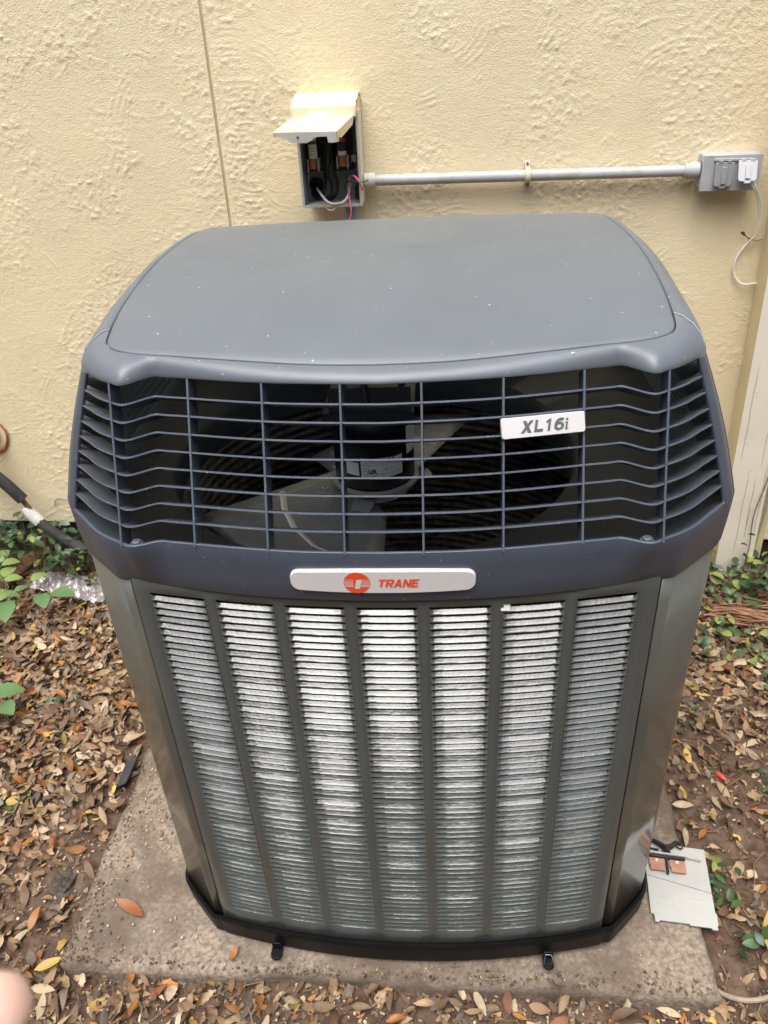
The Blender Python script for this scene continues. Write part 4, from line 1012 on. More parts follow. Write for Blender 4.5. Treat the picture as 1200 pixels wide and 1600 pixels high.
# wooden post and laths at the right
def post():
    t = thing('wooden_post', 'white wooden post with cracked peeling paint leaning beside the wall', 'post', (.98, 1.235, -.06))
    L = t.location
    def col(z, dx): return .9115 - (z) * .036 + dx
    zs = np.linspace(-.15, 1.9, 12)
    G = Geo(); rows = [[(col(z, 0), 1.192, z), (col(z, .105), 1.185, z), (col(z, .105), 1.282, z), (col(z, 0) + .010, 1.289, z)] for z in zs]
    v = [p for r_ in rows for p in r_]
    fr = [(4 * i, 4 * i + 1, 4 * i + 5, 4 * i + 4) for i in range(len(zs) - 1)] + [(4 * i + 1, 4 * i + 2, 4 * i + 6, 4 * i + 5) for i in range(len(zs) - 1)] + [(4 * i + 2, 4 * i + 3, 4 * i + 7, 4 * i + 6) for i in range(len(zs) - 1)]
    obj('front_board', v, fr, M_POST, t, off=L, smooth=False)
    sd = [(4 * i + 3, 4 * i, 4 * i + 4, 4 * i + 7) for i in range(len(zs) - 1)] + [(44, 45, 46, 47)]
    obj('side_board', v, sd, M_POSTSIDE, t, off=L, smooth=False)
    G = Geo(); r2 = np.random.default_rng(21)
    for k in range(6):                                # drying cracks
        a = r2.uniform(.012, .095); za = r2.uniform(-.02, .6); ln = r2.uniform(.06, .3)
        p = [(col(z, a) + .0012 * math.sin(z * 40 + k), 1.1915 - a * .066, z) for z in np.linspace(za, za + ln, 8)]
        G.tube(p, [.0001] + [.0004] * 6 + [.0001], 4)
    G.obj('crack', M_PRINT, t, off=L)
    t2 = thing('wood_lath', 'thin mossy wooden lath leaning right of the white post', 'lath', (1.06, 1.2, -.08))
    G = Geo(); G.add([(1.030 + s * .011 - (z + .08) * .02, 1.245 + d_ - z * .12, z) for z in (-.12, .2, .5) for s, d_ in ((-1, -.006), (1, -.006), (1, .006), (-1, .006))], [(0, 1, 5, 4), (1, 2, 6, 5), (2, 3, 7, 6), (3, 0, 4, 7), (4, 5, 9, 8), (5, 6, 10, 9), (6, 7, 11, 10), (7, 4, 8, 11), (8, 9, 10, 11)])
    G.obj('lath_strip', M_LATH, t2, off=t2.location, smooth=False)
    t3 = thing('wood_stake', 'grey wooden stake against right side of the white post', 'stake', (1.05, 1.23, -.08))
    G = Geo(); G.add([(1.045 + s * .018 - z * .03, 1.255 + d_, z) for z in (-.12, .25, .9) for s, d_ in ((-1, -.012), (1, -.012), (1, .012), (-1, .012))], [(0, 1, 5, 4), (1, 2, 6, 5), (2, 3, 7, 6), (3, 0, 4, 7), (4, 5, 9, 8), (5, 6, 10, 9), (6, 7, 11, 10), (7, 4, 8, 11), (8, 9, 10, 11)])
    G.obj('stake_board', M_POSTSIDE, t3, off=t3.location, smooth=False)
    t4 = thing('climbing_vine', 'thin dark vine with a few green leaves climbing right edge of white post', 'vine', (1.0, 1.18, -.05))
    p = spline([(.985, 1.165, -.06), (.992, 1.172, .08), (.985, 1.178, .2), (1.0, 1.18, .33), (1.005, 1.182, .5), (1.0, 1.182, .7)], 6)
    G = Geo(); G.tube(p, .002, 5); G.obj('stem', M_TWIG, t4, off=t4.location)
    return t4
vine = post()

# line set, pipe hole at the left
def lines():
    t = thing('wall_hole', 'round rusty orange hole in the stucco with a cream pipe coming out', 'wall hole', (-1.385, YW, .42))
    L = t.location
    G = Geo(); a_ = np.linspace(0, 2 * math.pi, 33)[:-1]
    v = []
    for r_, dy in ((.064, .008), (.060, .0105), (.054, .002), (.046, -.012), (.001, -.014)):
        v += [(-1.392 + r_ * (1 + .05 * math.sin(3 * a)) * math.cos(a), YW - dy, .418 + r_ * 1.05 * (1 + .05 * math.sin(2 * a + 1)) * math.sin(a)) for a in a_]
    f = [(j * 32 + k, j * 32 + (k + 1) % 32, (j + 1) * 32 + (k + 1) % 32, (j + 1) * 32 + k) for j in range(4) for k in range(32)]
    obj('foam_fill', v, f, M_RUST, t, off=L, fixn=True)
    G = Geo(); G.tube(spline([(-1.372, YW + .01, .432), (-1.374, YW - .03, .425), (-1.384, YW - .06, .395), (-1.402, YW - .075, .35), (-1.43, YW - .08, .28)], 5), .0155, 12)
    G.obj('pipe', M_CREAMPIPE, t, off=L)
    t = thing('insulated_line', 'refrigerant line in split black foam insulation with white tape, low on the wall', 'pipe', (-1.25, 1.2, .06))
    L = t.location
    G = Geo(); G.tube(spline([(-1.50, 1.22, .43), (-1.40, 1.205, .365), (-1.335, 1.20, .300), (-1.290, 1.20, .235)], 5), .019, 14)
    G.obj('foam_sleeve', M_FOAM, t, off=L)
    G = Geo(); G.tube([(-1.30, 1.20, .25), (-1.279, 1.20, .203), (-1.268, 1.20, .175)], .0085, 10); G.obj('copper_pipe', M_PIPE, t, off=L)
    G = Geo(); G.tube([(-1.291, 1.20, .205), (-1.283, 1.20, .190), (-1.272, 1.20, .172), (-1.258, 1.20, .150)], [.014, .018, .020, .020], 9); G.obj('tape_wrap', M_TAPE, t, off=L)
    G = Geo(); G.tube(spline([(-1.266, 1.20, .160), (-1.225, 1.19, .125), (-1.166, 1.18, .085), (-1.10, 1.16, .06), (-1.0, 1.12, .05), (-.80, 1.0, .04), (-.47, .76, .05)], 6), .0165, 14)
    G.obj('foam_sleeve', M_FOAM, t, off=L)
    t = thing('grey_wire', 'thin grey wire bent in an arch against base of the stucco wall', 'wire', (-1.18, YW - .005, .1))
    G = Geo(); G.tube(spline([(-1.245, YW - .008, .155), (-1.235, YW - .008, .178), (-1.208, YW - .008, .186), (-1.178, YW - .008, .172), (-1.168, YW - .008, .140), (-1.170, YW - .010, .09)], 6), .0016, 5); G.obj('strand', M_SCREW, t, off=t.location)
lines()

# ------------------------------------------------------------------ things lying about
def pullout():
    t = thing('fuse_pullout', 'pale grey fuse pullout cover with black handle lying on right edge of the pad', 'fuse pullout', (.56, .13, -.058))
    L = t.location
    rot = R(-6.5)
    cx, cy, zz = .557, .139, -.0555
    c_, s_ = math.cos(rot), math.sin(rot)
    P = lambda a, b, z: (cx + a * c_ - b * s_, cy + a * s_ + b * c_, zz + z)
    w, h = .064, .090
    out = [(-w, h), (w, h), (w + .001, -.055), (w + .0035, -.055), (w + .0035, -.080), (w + .0015, -.080), (w + .0015, -h), (w - .010, -h), (w - .010, -h + .003), (.012, -h + .002), (.012, -h + .005), (-.046, -h + .004), (-.046, -h), (-w + .009, -h), (-w + .008, -.074), (-w + .002, -.074)]
    G = Geo(); G.prism([P(a, b, 0) for a, b in out], (0, 0, .004)); pl = G.obj('cover_plate', M_PLATE, t, off=L, bevel=.0008, smooth=False, fixn=True)
    G = Geo(); G.prism([P(-w, .012, .0041), P(w, -.012, .0041), P(w, -.0128, .0041), P(-w, .0112, .0041)], (0, 0, .0003)); obj('score_line', G.v, G.f, M_PRINT, pl, off=L, smooth=False)
    for a_, b_, w_, h_ in ((-.03, -.035, .030, .0008), (-.03, -.055, .030, .0008), (-.045, -.045, .0008, .020), (-.015, -.045, .0008, .020), (.03, -.030, .034, .0008), (.03, -.046, .034, .0008), (.03, -.052, .034, .0008), (.03, -.058, .034, .0008), (.02, .035, .0008, .050), (-.005, -.066, .018, .0008)):
        G = Geo(); G.box(P(a_, b_, .0041), (w_, h_, .0005), (0, 0, rot)); obj('raised_line', G.v, G.f, M_PLATE, pl, off=L, smooth=False)
    G = Geo(); G.box(P(-.020, .060, .010), (.088, .004, .0125), (0, 0, rot)); G.box(P(.038, .058, .008), (.028, .0022, .009), (0, 0, rot - .1)); G.obj('base_bar', M_PLATE, t, off=L, bevel=.0008)
    # the handle: a black X-shaped yoke with curled arms
    G = Geo()
    hp = lambda pts: [P(a, b, z) for a, b, z in pts]
    G.tube(hp([(-.018, .062, .014), (-.018, .074, .014), (-.030, .082, .014), (-.042, .090, .012), (-.048, .090, .010)]), [.009, .0075, .0055, .005, .004], 8)
    G.tube(hp([(-.018, .062, .014), (-.018, .074, .014), (-.004, .082, .014), (.004, .092, .012), (.014, .092, .010)]), [.009, .0075, .0055, .005, .004], 8)
    G.tube(hp([(.004, .092, .012), (.006, .083, .010), (.013, .080, .009), (.018, .084, .009)]), .0022, 6)
    G.tube(hp([(-.050, .096, .010), (-.052, .072, .010), (-.034, .070, .010)]), .0028, 6)
    G.obj('handle', M_HANDLE, t, off=L)
    for x in (-.040, .002):
        G = Geo(); o_ = [(-.016, .048), (.016, .048), (.016, .036), (.0135, .034), (.016, .031), (.016, .020), (-.014, .020), (-.014, .029), (-.0165, .032), (-.016, .038)]
        G.prism([P(x + a, b, .010) for a, b in o_], (0, 0, .003)); bl = G.obj('contact_blade', M_COPPERFLAT, t, off=L, smooth=False, fixn=True)
        G = Geo(); G.lathe([(.0034, .013), (.003, .0150), (.0001, .0155)], P(x - .001, .0425, 0), 10); obj('rivet', G.v, G.f, M_BADGE, bl, off=L)
    G = Geo(); G.box(P(-.0195, .036, .008), (.005, .040, .010), (0, 0, rot)); G.box(P(-.020, .0545, .008), (.078, .006, .012), (0, 0, rot)); G.obj('barrier', M_HANDLE, t, off=L, bevel=.0008)
pullout()

def bubble():
    t = thing('bubble_wrap', 'strip of clear bubble wrap lying on dry leaves left of the unit', 'bubble wrap')
    nx, ny = 90, 26
    u, w = np.meshgrid(np.linspace(0, 1, nx), np.linspace(-1, 1, ny), indexing='ij')
    X = -1.275 + u * .27; Yc = 1.10 - u * .060 + .02 * np.sin(u * 3)
    half = .052 * (1 - .35 * (u - .5) ** 2 * 2)
    Y = Yc + w * half
    bub = np.clip(np.cos(u * 2 * math.pi * 9) * np.cos(w * math.pi * 2.0 + (np.floor(u * 9) % 2) * 0), 0, 1) ** .6
    Z = ground_z(X, Y) + .034 + .012 * (1 - w ** 2) + .006 * bub + .010 * fbm(X * 22, Y * 22, 2)
    o = obj('film', np.stack([X, Y, Z], -1).reshape(-1, 3), grid_faces(nx, ny), M_FILM, t, sharp=0)
bubble()

def debris():
    gz = lambda x, y: float(ground_z(x, y))
    t = thing('wood_chunk', 'short weathered brown board lying in leaves by the bubble wrap', 'wood', (-1.37, 1.17, gz(-1.37, 1.17) + .02))
    G = Geo(); G.box((0, 0, .012), (.050, .24, .022), (R(-3), R(12), R(-12))); G.obj('board', M_WOOD, t, bevel=.004)
    t = thing('bark_piece', 'flat reddish bark piece standing in the ground cover behind the bubble wrap', 'bark', (-1.34, 1.27, gz(-1.34, 1.26) + .02))
    G = Geo(); G.prism([(-.035, 0, 0), (.02, .004, -.01), (.034, .0, .03), (.028, .004, .085), (-.005, .0, .095), (-.036, .003, .07)], (.004, .012, .002)); G.obj('slab', M_BARK, t, bevel=.002, fixn=True)
    t = thing('black_plastic_scrap', 'dark flat plastic scrap wedged against left edge of the pad', 'plastic scrap', (-.722, .39, -.07))
    G = Geo(); G.prism([(-.012, -.045, 0), (.012, -.04, .012), (.016, .03, .016), (.004, .05, .01), (-.014, .02, .002)], (-.002, 0, .004)); G.obj('scrap', M_DARKPL, t, bevel=.001, fixn=True)
    t = thing('wire_nut', 'small red wire nut lying on bare soil right of the unit', 'wire nut', (.742, .452, gz(.742, .452) + .008))
    t.rotation_euler = (R(90), 0, R(35))
    G = Geo(); G.lathe([(.0001, -.014), (.0052, -.014), (.0062, -.006), (.0058, .0), (.0035, .012), (.0001, .014)], (0, 0, 0), 10); G.obj('shell', M_REDNUT, t, sharp=50)
    t = thing('root', 'pale bent root lying on soil at right front corner of the pad', 'root', (.62, -.06, -.09))
    G = Geo(); G.tube(spline([(.575, -.052, -.078), (.60, -.066, -.082), (.64, -.072, -.085), (.68, -.066, -.08), (.73, -.045, -.08), (.80, -.03, -.08)], 6), .0048, 8); G.obj('strand', M_ROOT, t, off=t.location)
    t = thing('dead_vine', 'bundle of reddish brown dead vine stems lying across the right edge', 'vine', (1.0, 1.06, -.06))
    r2 = np.random.default_rng(4)
    for k in range(16):
        x0 = r2.uniform(.83, .90); y0 = 1.02 + r2.normal(0, .03); 
        p = [(x0 + i * .07, y0 - .010 * i + .010 * math.sin(i * 1.3 + k) + r2.normal(0, .006), gz(x0 + i * .07, y0) + .035 + .022 * r2.random() - .004 * i) for i in range(6)]
        G = Geo(); G.tube(spline(p, 4), r2.uniform(.0018, .0042), 6); G.obj('stem', M_VINE, t, off=t.location)
    t = thing('soil_clod', 'grey black lump of broken soil beside left front corner of the pad', 'soil clod', (-.775, .10, gz(-.775, .1)))
    bm = bmesh.new(); bmesh.ops.create_icosphere(bm, subdivisions=4, radius=.055)
    for q in bm.verts:
        c = q.co; k = 1 + .55 * float(fbm(c.x * 35 + 3, c.y * 35 + c.z * 50, 4, .6)); c.x *= k * .5; c.y *= k * .75; c.z *= k * .34
    me = bpy.data.meshes.new('lump'); bm.to_mesh(me); bm.free(); me.materials.append(mat('clod', (.075, .06, .05), .95, var=.4, vscale=60, bump=1, bscale=120, specks=(.35, .3, .24), sscale=150, sthr=.08))
    place('lump', me, t)
debris()

# ------------------------------------------------------------------ leaf shapes
def leaf_geo(L=1.0, W=.36, curl=.12, bend=.15, twist=0.0, n=6, serr=0.0, fold=.12):
    v = []; f = []
    for i in range(n + 1):
        s = i / n; x = (s - .5) * L
        w = W * .5 * math.sin(math.pi * min(max(s, .0), 1) ** .85) ** .8 * L + .004 * L
        if serr and i % 2 and 0 < i < n: w *= 1 + serr
        z = bend * L * (s - .5) ** 2 * 4 * (-.25) + curl * L * (s ** 3) * .5
        a = twist * (s - .5)
        for t_ in (-1, 0, 1):
            yy = t_ * w; zz = z + abs(t_) * w * fold * 2
            v.append((x, yy * math.cos(a) - zz * math.sin(a), yy * math.sin(a) + zz * math.cos(a)))
    for i in range(n):
        for j in range(2): f.append((i * 3 + j, i * 3 + j + 1, i * 3 + j + 4, i * 3 + j + 3))
    return np.array(v), f
r3 = np.random.default_rng(33)
LV = [leaf_geo(1, r3.uniform(.24, .44), r3.uniform(-.2, .5), r3.uniform(-.5, .8), r3.uniform(-1.3, 1.3), 6, 0, r3.uniform(-.25, .35)) for _ in range(12)]
def rough_leaf(torn):
    v0, f0 = leaf_geo(1, r3.uniform(.30, .60), r3.uniform(-.5, .9), r3.uniform(-.8, 1.3), r3.uniform(-1.8, 1.8), 8, 0, r3.uniform(-.4, .5))
    v0 = v0.copy(); jit = r3.uniform(.62, 1.22, 9)
    for i in range(9): v0[3 * i:3 * i + 3, 1] = v0[3 * i + 1, 1] + (v0[3 * i:3 * i + 3, 1] - v0[3 * i + 1, 1]) * jit[i]
    v0[:, 1] += .10 * r3.uniform(-1, 1) * np.sin(v0[:, 0] * 4); v0[:, 2] += .03 * r3.normal(size=len(v0))
    if torn:
        lo = r3.integers(0, 4); hi = r3.integers(5, 8); f0 = [q for q in f0 if lo <= q[0] // 3 < hi and r3.random() > .08]
    return v0, f0
LV += [rough_leaf(k % 2) for k in range(10)]

def batch(shapes, items, name, m_, colors=None):
    """many small copies of shapes joined in one mesh; items: (shape, loc, euler, scale, colour)"""
    vs, fs, cs, n0 = [], [], [], 0
    for si, loc, eu, sc, colr in items:
        v0, f0 = shapes[si]
        Rm = np.array(Euler(eu).to_matrix())
        vs.append((v0 * sc) @ Rm.T + np.array(loc)); fs += [tuple(i + n0 for i in q) for q in f0]; n0 += len(v0)
        if colr is not None: cs.append(np.tile(np.append(colr, 1.0), (len(v0), 1)))
    me = make_mesh(name, np.vstack(vs), fs, m_, True, 0)
    if cs:
        ca = me.color_attributes.new('tint', 'FLOAT_COLOR', 'POINT'); ca.data.foreach_set('color', np.vstack(cs).astype(np.float32).ravel())
    o = bpy.data.objects.new(name, me); COL.objects.link(o); return o
def spot(region, rg):
    while True:
        if region == 'left': x, y = rg.uniform(-1.75, -.66), rg.uniform(-.32, 1.26)
        elif region == 'right': x, y = rg.uniform(.55, 1.2), rg.uniform(-.25, 1.25)
        else: x, y = rg.uniform(-.85, .75), rg.uniform(-.30, -.075)
        if region == 'left' and x > -.715 and y > -.085: continue
        if region == 'right' and (x < .605 and y > -.08): continue
        return x, y
PAL = {'tan': (.36, .24, .135), 'brown': (.20, .115, .065), 'orange': (.36, .15, .035), 'yellow': (.48, .32, .08), 'pale': (.47, .36, .24), 'rust': (.24, .085, .032), 'grey': (.17, .125, .095)}
def litter():
    rg = np.random.default_rng(101); items = []
    names = list(PAL); pr = np.array([.40, .24, .06, .03, .13, .04, .10])
    for region, n_ in (('left', 12500), ('right', 4200), ('front', 1300)):
        for _ in range(n_):
            x, y = spot(region, rg)
            if region == 'left':
                dens = .30 + .70 * min(max((-x - .74) / .25 + (y - .3) * .6, 0), 1)
                if y < .25: dens *= .6
            elif region == 'right': dens = .25 + .75 * min(max((y - .45) / .4, 0), 1)
            else: dens = .55
            if rg.random() > dens: continue
            c = np.array(PAL[names[rg.choice(7, p=pr)]]) * rg.uniform(.45, 1.08)
            L = rg.uniform(.016, .054)
            items.append((int(rg.integers(22)), (x, y, float(ground_z(x, y)) + rg.uniform(.0, .020)), (rg.normal(0, .42), rg.normal(0, .42), rg.uniform(0, 6.28)), L, c))
    tag(batch(LV, items, 'leaf_litter', M_LITTER), kind='stuff')
    # crushed bits between the leaves
    frag = []
    for _ in range(6):
        q = rg.normal(size=(5, 3)) * np.array((.42, .26, .07)); q = q[np.argsort(np.arctan2(q[:, 1], q[:, 0]))]; frag.append((q, [(0, 1, 2), (0, 2, 3), (0, 3, 4)]))
    items = []
    for region, n_ in (('left', 4500), ('right', 2600), ('front', 2200)):
        for _ in range(n_):
            x, y = spot(region, rg)
            c = np.array(PAL[names[rg.choice(7, p=pr)]]) * rg.uniform(.35, 1.15)
            items.append((int(rg.integers(6)), (x, y, float(ground_z(x, y)) + rg.uniform(.001, .012)), (rg.normal(0, .4), rg.normal(0, .4), rg.uniform(0, 6.28)), rg.uniform(.006, .020), c))
    for _ in range(350):       # bits blown onto the pad along its left and front edges
        if rg.random() < .5: x, y = -.69 + abs(rg.normal(0, .03)), rg.uniform(-.07, .6)
        else: x, y = rg.uniform(-.69, .57), -.07 + abs(rg.normal(0, .012))
        items.append((int(rg.integers(6)), (x, y, -.061 + .004 * rg.random()), (rg.normal(0, .2), rg.normal(0, .2), rg.uniform(0, 6.28)), rg.uniform(.004, .011), np.array(PAL[names[rg.choice(7, p=pr)]]) * rg.uniform(.35, .9)))
    tag(batch(frag, items, 'crushed_leaf_litter', M_LITTER), kind='stuff')
    # pebbles and crumbs
    bm = bmesh.new(); bmesh.ops.create_icosphere(bm, subdivisions=1, radius=1); pv = np.array([q.co[:] for q in bm.verts]); pf = [tuple(q.index for q in ff.verts) for ff in bm.faces]; bm.free()
    shp = [(pv * np.array((1, rg.uniform(.6, .95), rg.uniform(.45, .75))) * (1 + .18 * rg.normal(size=(len(pv), 1))), pf) for _ in range(6)]
    items = []
    for region, n_ in (('left', 3600), ('right', 1900), ('front', 1500)):
        for _ in range(n_):
            x, y = spot(region, rg)
            dens = 1.0 if (region == 'left' and x > -1.05 and y < .75) else (.8 if region == 'front' else .3)
            if rg.random() > dens: continue
            c = np.array((.50, .41, .29)) * rg.uniform(.35, 1.15) if rg.random() < .62 else np.array((.10, .065, .045)) * rg.uniform(.6, 1.8)
            items.append((int(rg.integers(6)), (x, y, float(ground_z(x, y)) + .002), (rg.uniform(0, 6), rg.uniform(0, .5), rg.uniform(0, 6)), rg.uniform(.0018, .0058) * (1.5 if rg.random() < .06 else 1), c))
    for _ in range(420):      # grit on the pad
        x, y = rg.uniform(-.69, .58), rg.uniform(-.07, .5)
        if abs(x) < .52 and y > .05 - .1 * (abs(x) < .4): continue
        if x > .3 and rg.random() < .8: continue
        items.append((int(rg.integers(6)), (x, y, -.060), (rg.uniform(0, 6), rg.uniform(0, .5), rg.uniform(0, 6)), rg.uniform(.0012, .0042), np.array((.50, .43, .33)) * rg.uniform(.5, 1.25)))
    for _ in range(800):     # soil washed over the left and front edges of the pad
        if rg.random() < .55: x, y = -.70 + abs(rg.normal(0, .045)), rg.uniform(-.075, .62)
        else: x, y = rg.uniform(-.70, .585), -.078 + abs(rg.normal(0, .016))
        items.append((int(rg.integers(6)), (x, y, -.063), (rg.uniform(0, 6), 0, rg.uniform(0, 6)), rg.uniform(.0012, .0042), np.array((.11, .075, .05)) * rg.uniform(.5, 2.0)))
    for _ in range(260):      # soil crumbs swept against the unit's left side
        x, y = rg.normal(-.60, .035), rg.uniform(.18, .55)
        items.append((int(rg.integers(6)), (x, y, -.060), (rg.uniform(0, 6), 0, rg.uniform(0, 6)), rg.uniform(.0015, .005), np.array((.42, .33, .23)) * rg.uniform(.4, 1.2)))
    tag(batch(shp, items, 'gravel', M_PEBBLE), kind='stuff')
    G = Geo()
    for _ in range(420):
        x, y = spot(('left', 'right', 'right', 'front')[int(rg.integers(4))], rg)
        a = rg.uniform(0, 6.28); L = rg.uniform(.03, .13); z = float(ground_z(x, y)) + .010
        m_ = (x + math.cos(a + .3) * L * .5, y + math.sin(a + .3) * L * .5, z + rg.uniform(0, .012)); e_ = (x + math.cos(a) * L, y + math.sin(a) * L, z + rg.uniform(-.003, .008))
        if -.70 < e_[0] < .6 and e_[1] > -.075: continue
        G.tube([(x, y, z), m_, e_], rg.uniform(.0006, .0017), 5)
    o = G.obj('twig_litter', M_TWIG); tag(o, kind='stuff')
litter()

# single leaves, the largest in view
def single_leaves():
    rg = np.random.default_rng(55)
    meshes = {}
    for cn, m_ in M_LEAFC.items():
        meshes[cn] = [make_mesh('fallen_leaf', v0, f0, m_, True, 0) for v0, f0 in LV[:7] + LV[12:20:2]]
    where = {'left': 'in the litter left of the pad', 'right': 'in the litter right of the pad', 'front': 'on bare soil in front of the pad'}
    desc = {'tan': 'dry tan leaf', 'brown': 'dull brown leaf', 'orange': 'glossy orange leaf', 'yellow': 'yellowed leaf', 'pale': 'pale dry leaf', 'rust': 'rust red leaf', 'grey': 'grey brown leaf', 'green': 'small fallen green leaf'}
    MARKS = {'left': [('by the bubble wrap', -1.15, 1.06), ('by the bright serrated seedling', -1.28, .93), ('by the lower serrated seedling', -1.10, .53), ('beside the black plastic scrap', -.74, .39), ('by the grey soil clod', -.79, .10),
                      ('by the weed beside left corner panel', -.98, .90), ('by the tiny dark green weed', -.96, .62), ('beside left corner panel base', -.74, .68), ('by the left front corner of the pad', -.74, -.06), ('at the left photo edge', -1.02, .20), ('near the fingertip', -.82, -.20), ('under the jasmine leaves', -1.3, 1.2)],
             'right': [('by the red wire nut', .74, .46), ('below the dead vine bundle', .98, .98), ('by the ivy beside the unit', .90, .86), ('by the pale green sprig', .71, .62), ('by the grey fuse cover', .66, .20), ('by the sprig below the fuse cover', .69, .03), ('by the pale root', .68, -.08), ('at the right photo edge', .98, .55), ('at the foot of the white post', 1.0, 1.15)],
             'front': [('below left front corner of the pad', -.66, -.16), ('below the left hold-down clip', -.30, -.16), ('below the middle of the pad', -.02, -.16), ('below the right hold-down clip', .26, -.16), ('below the right front corner of the pad', .56, -.16)]}
    names = ['tan', 'brown', 'orange', 'yellow', 'pale', 'rust', 'grey', 'green']; pr = np.array([.40, .15, .08, .05, .20, .04, .05, .03])
    for region, n_ in (('left', 165), ('right', 72), ('front', 42)):
        for _ in range(n_):
            x, y = spot(region, rg)
            if region == 'left' and x < -1.5: x += .5
            if region == 'right' and y < .0 and rg.random() < .5: y += .5
            if region == 'right' and x < .61: x += .08
            cn = names[rg.choice(8, p=pr)]
            o = place('fallen_leaf', meshes[cn][int(rg.integers(11))], None, (x, y, float(ground_z(x, y)) + rg.uniform(.018, .028)), (rg.normal(0, .28), rg.normal(0, .28), rg.uniform(0, 6.28)), rg.uniform(.034, .058) * (.6 if cn == 'green' else 1))
            ex, ey = o.location.x, o.location.y
            near = min(MARKS[region], key=lambda q: (q[1] - ex) ** 2 + (q[2] - ey) ** 2)[0]
            an = math.degrees(o.rotation_euler.z) % 180
            head = 'parallel to the wall' if an < 25 or an > 155 else ('pointing to the wall' if 65 < an < 115 else ('slanting right' if an <= 65 else 'slanting left'))
            big = 'large ' if o.scale.x > .0485 else ('small ' if o.scale.x < .041 else '')
            tag(o, (big if 'small' not in desc[cn] else '') + desc[cn] + ' ' + head + ' ' + near, 'leaf', desc[cn].replace('leaf', 'leaves') + ' ' + where[region])
    sp = [('rust', (-.590, .036, -.052), 2.75, .072, 1, 'reddish brown curled leaf alone on left of the bare pad'), ('orange', (-.348, -.018 - .03, -.054), 1.25, .032, 3, 'small orange leaf on the pad near left hold-down clip'),
          ('tan', (-.635, .165, -.052), -.8, .028, 2, 'small tan leaf on left edge of the pad'), ('orange', (-.02, -.135, -.088), .3, .042, 4, 'shiny orange red leaf on soil below the middle of the pad'),
          ('yellow', (-.72, -.078, -.070), .5, .058, 5, 'twisted yellow leaf at left front corner of the pad'), ('orange', (-.80, .02, -.078), 1.5, .052, 0, 'upright orange leaf left of the pad front corner'),
          ('yellow', (.24, -.15, -.090), -.9, .055, 6, 'yellow leaf on soil below the right hold-down clip'), ('rust', (.155, -.158, -.090), .2, .046, 7, 'dark rust leaf lying level on soil below the pad'),
          ('pale', (.40, -.145, -.085), -.2, .060, 8, 'large pale leaf on soil below right part of the pad'), ('pale', (-.27, -.165, -.088), 1.4, .060, 2, 'upright pale leaf on soil below left hold-down clip'),
          ('yellow', (.72, .06, -.070), 1.2, .085, 1, 'big yellow leaf at the right edge beside the green sprigs')]
    for cn, loc, rz, L, k, lab in sp:
        o = place('fallen_leaf', meshes[cn][k], None, loc, (rg.normal(0, .12), rg.normal(0, .12), rz), L); tag(o, lab, 'leaf')
single_leaves()

# ------------------------------------------------------------------ plants
def plant(name, label, cat, base, n_leaf, spread, hgt, size, mats, wts, seed, W=.52, stems=True, group=None):
    rg = np.random.default_rng(seed)
    t = thing(name, label, cat, base, None, group)
    ms = [make_mesh('leaf', *leaf_geo(1, W, .1, .35, 0, 5, 0, .10), m_, True, 0) for m_ in mats]
    G = Geo()
    for k in range(n_leaf):
        x, y = rg.uniform(-1, 1) * spread[0], rg.uniform(-1, 1) * spread[1]
        z = hgt * rg.random() ** .7 * (1 - .3 * (x / spread[0]) ** 2)
        gz = float(ground_z(base[0] + x, base[1] + y)) - base[2]
        i = rg.choice(len(mats), p=wts)
        place('leaf', ms[i], t, (x, y, gz + .008 + z), (rg.normal(0, .45), rg.normal(-.1, .4), rg.uniform(0, 6.28)), rg.uniform(*size))
        if stems and k % 3 == 0: G.tube([(x * .6, y * .7, gz), (x * .85, y * .9, gz + z * .6), (x, y, gz + .006 + z)], .0011, 5)
    if stems: G.obj('stem', M_STEM, t)
    return t
wv = [.52, .30, .06, .12]
plant('jasmine_ground_cover', 'dark green jasmine ground cover at the wall foot under the black pipe', 'plant', (-1.36, 1.205, -.06), 250, (.24, .075), .19, (.028, .046), M_VG, wv, 1)
plant('jasmine_ground_cover', 'low green jasmine patch between black pipe and left side of the unit', 'plant', (-1.09, 1.15, -.06), 110, (.14, .07), .15, (.020, .034), M_VG, wv, 2)
plant('weed_sprig', 'small light green weed in the leaves beside left corner panel', 'plant', (-.98, .90, -.07), 16, (.06, .05), .03, (.018, .030), M_VG, [.2, .3, .4, .1], 3)
plant('weed_sprig', 'tiny dark green weed in the middle of the left leaf litter', 'plant', (-.98, .62, -.07), 12, (.05, .05), .02, (.016, .028), M_VG, [.6, .3, 0, .1], 4)
plant('ivy_ground_cover', 'green and yellow leafy ground cover at the foot of the white post', 'plant', (1.00, 1.13, -.06), 140, (.16, .085), .11, (.026, .048), M_VG, [.34, .34, .2, .12], 5, .6)
plant('ivy_ground_cover', 'sparse ivy patch below the dead vine right of the unit', 'plant', (.93, .91, -.07), 75, (.13, .09), .045, (.024, .040), M_VG, [.36, .34, .12, .18], 6, .62)
plant('weed_sprig', 'pale green sprig on bare soil right of the unit', 'plant', (.715, .62, -.08), 12, (.035, .035), .02, (.018, .030), M_VG, [.1, .3, .3, .3], 7)
plant('creeping_sprig', 'green creeping sprig beside upper right corner of grey fuse cover', 'plant', (.672, .165, -.085), 16, (.03, .06), .03, (.022, .036), M_VG, [.3, .4, .2, .1], 8)
plant('creeping_sprig', 'green creeping sprig at the right edge below grey fuse cover', 'plant', (.700, .020, -.085), 15, (.045, .055), .04, (.026, .044), M_VG, [.45, .35, .2, 0], 9)
ms = make_mesh('leaf', *leaf_geo(1, .6, .1, .3, 0, 5, 0, .1), M_VG[0], True, 0)
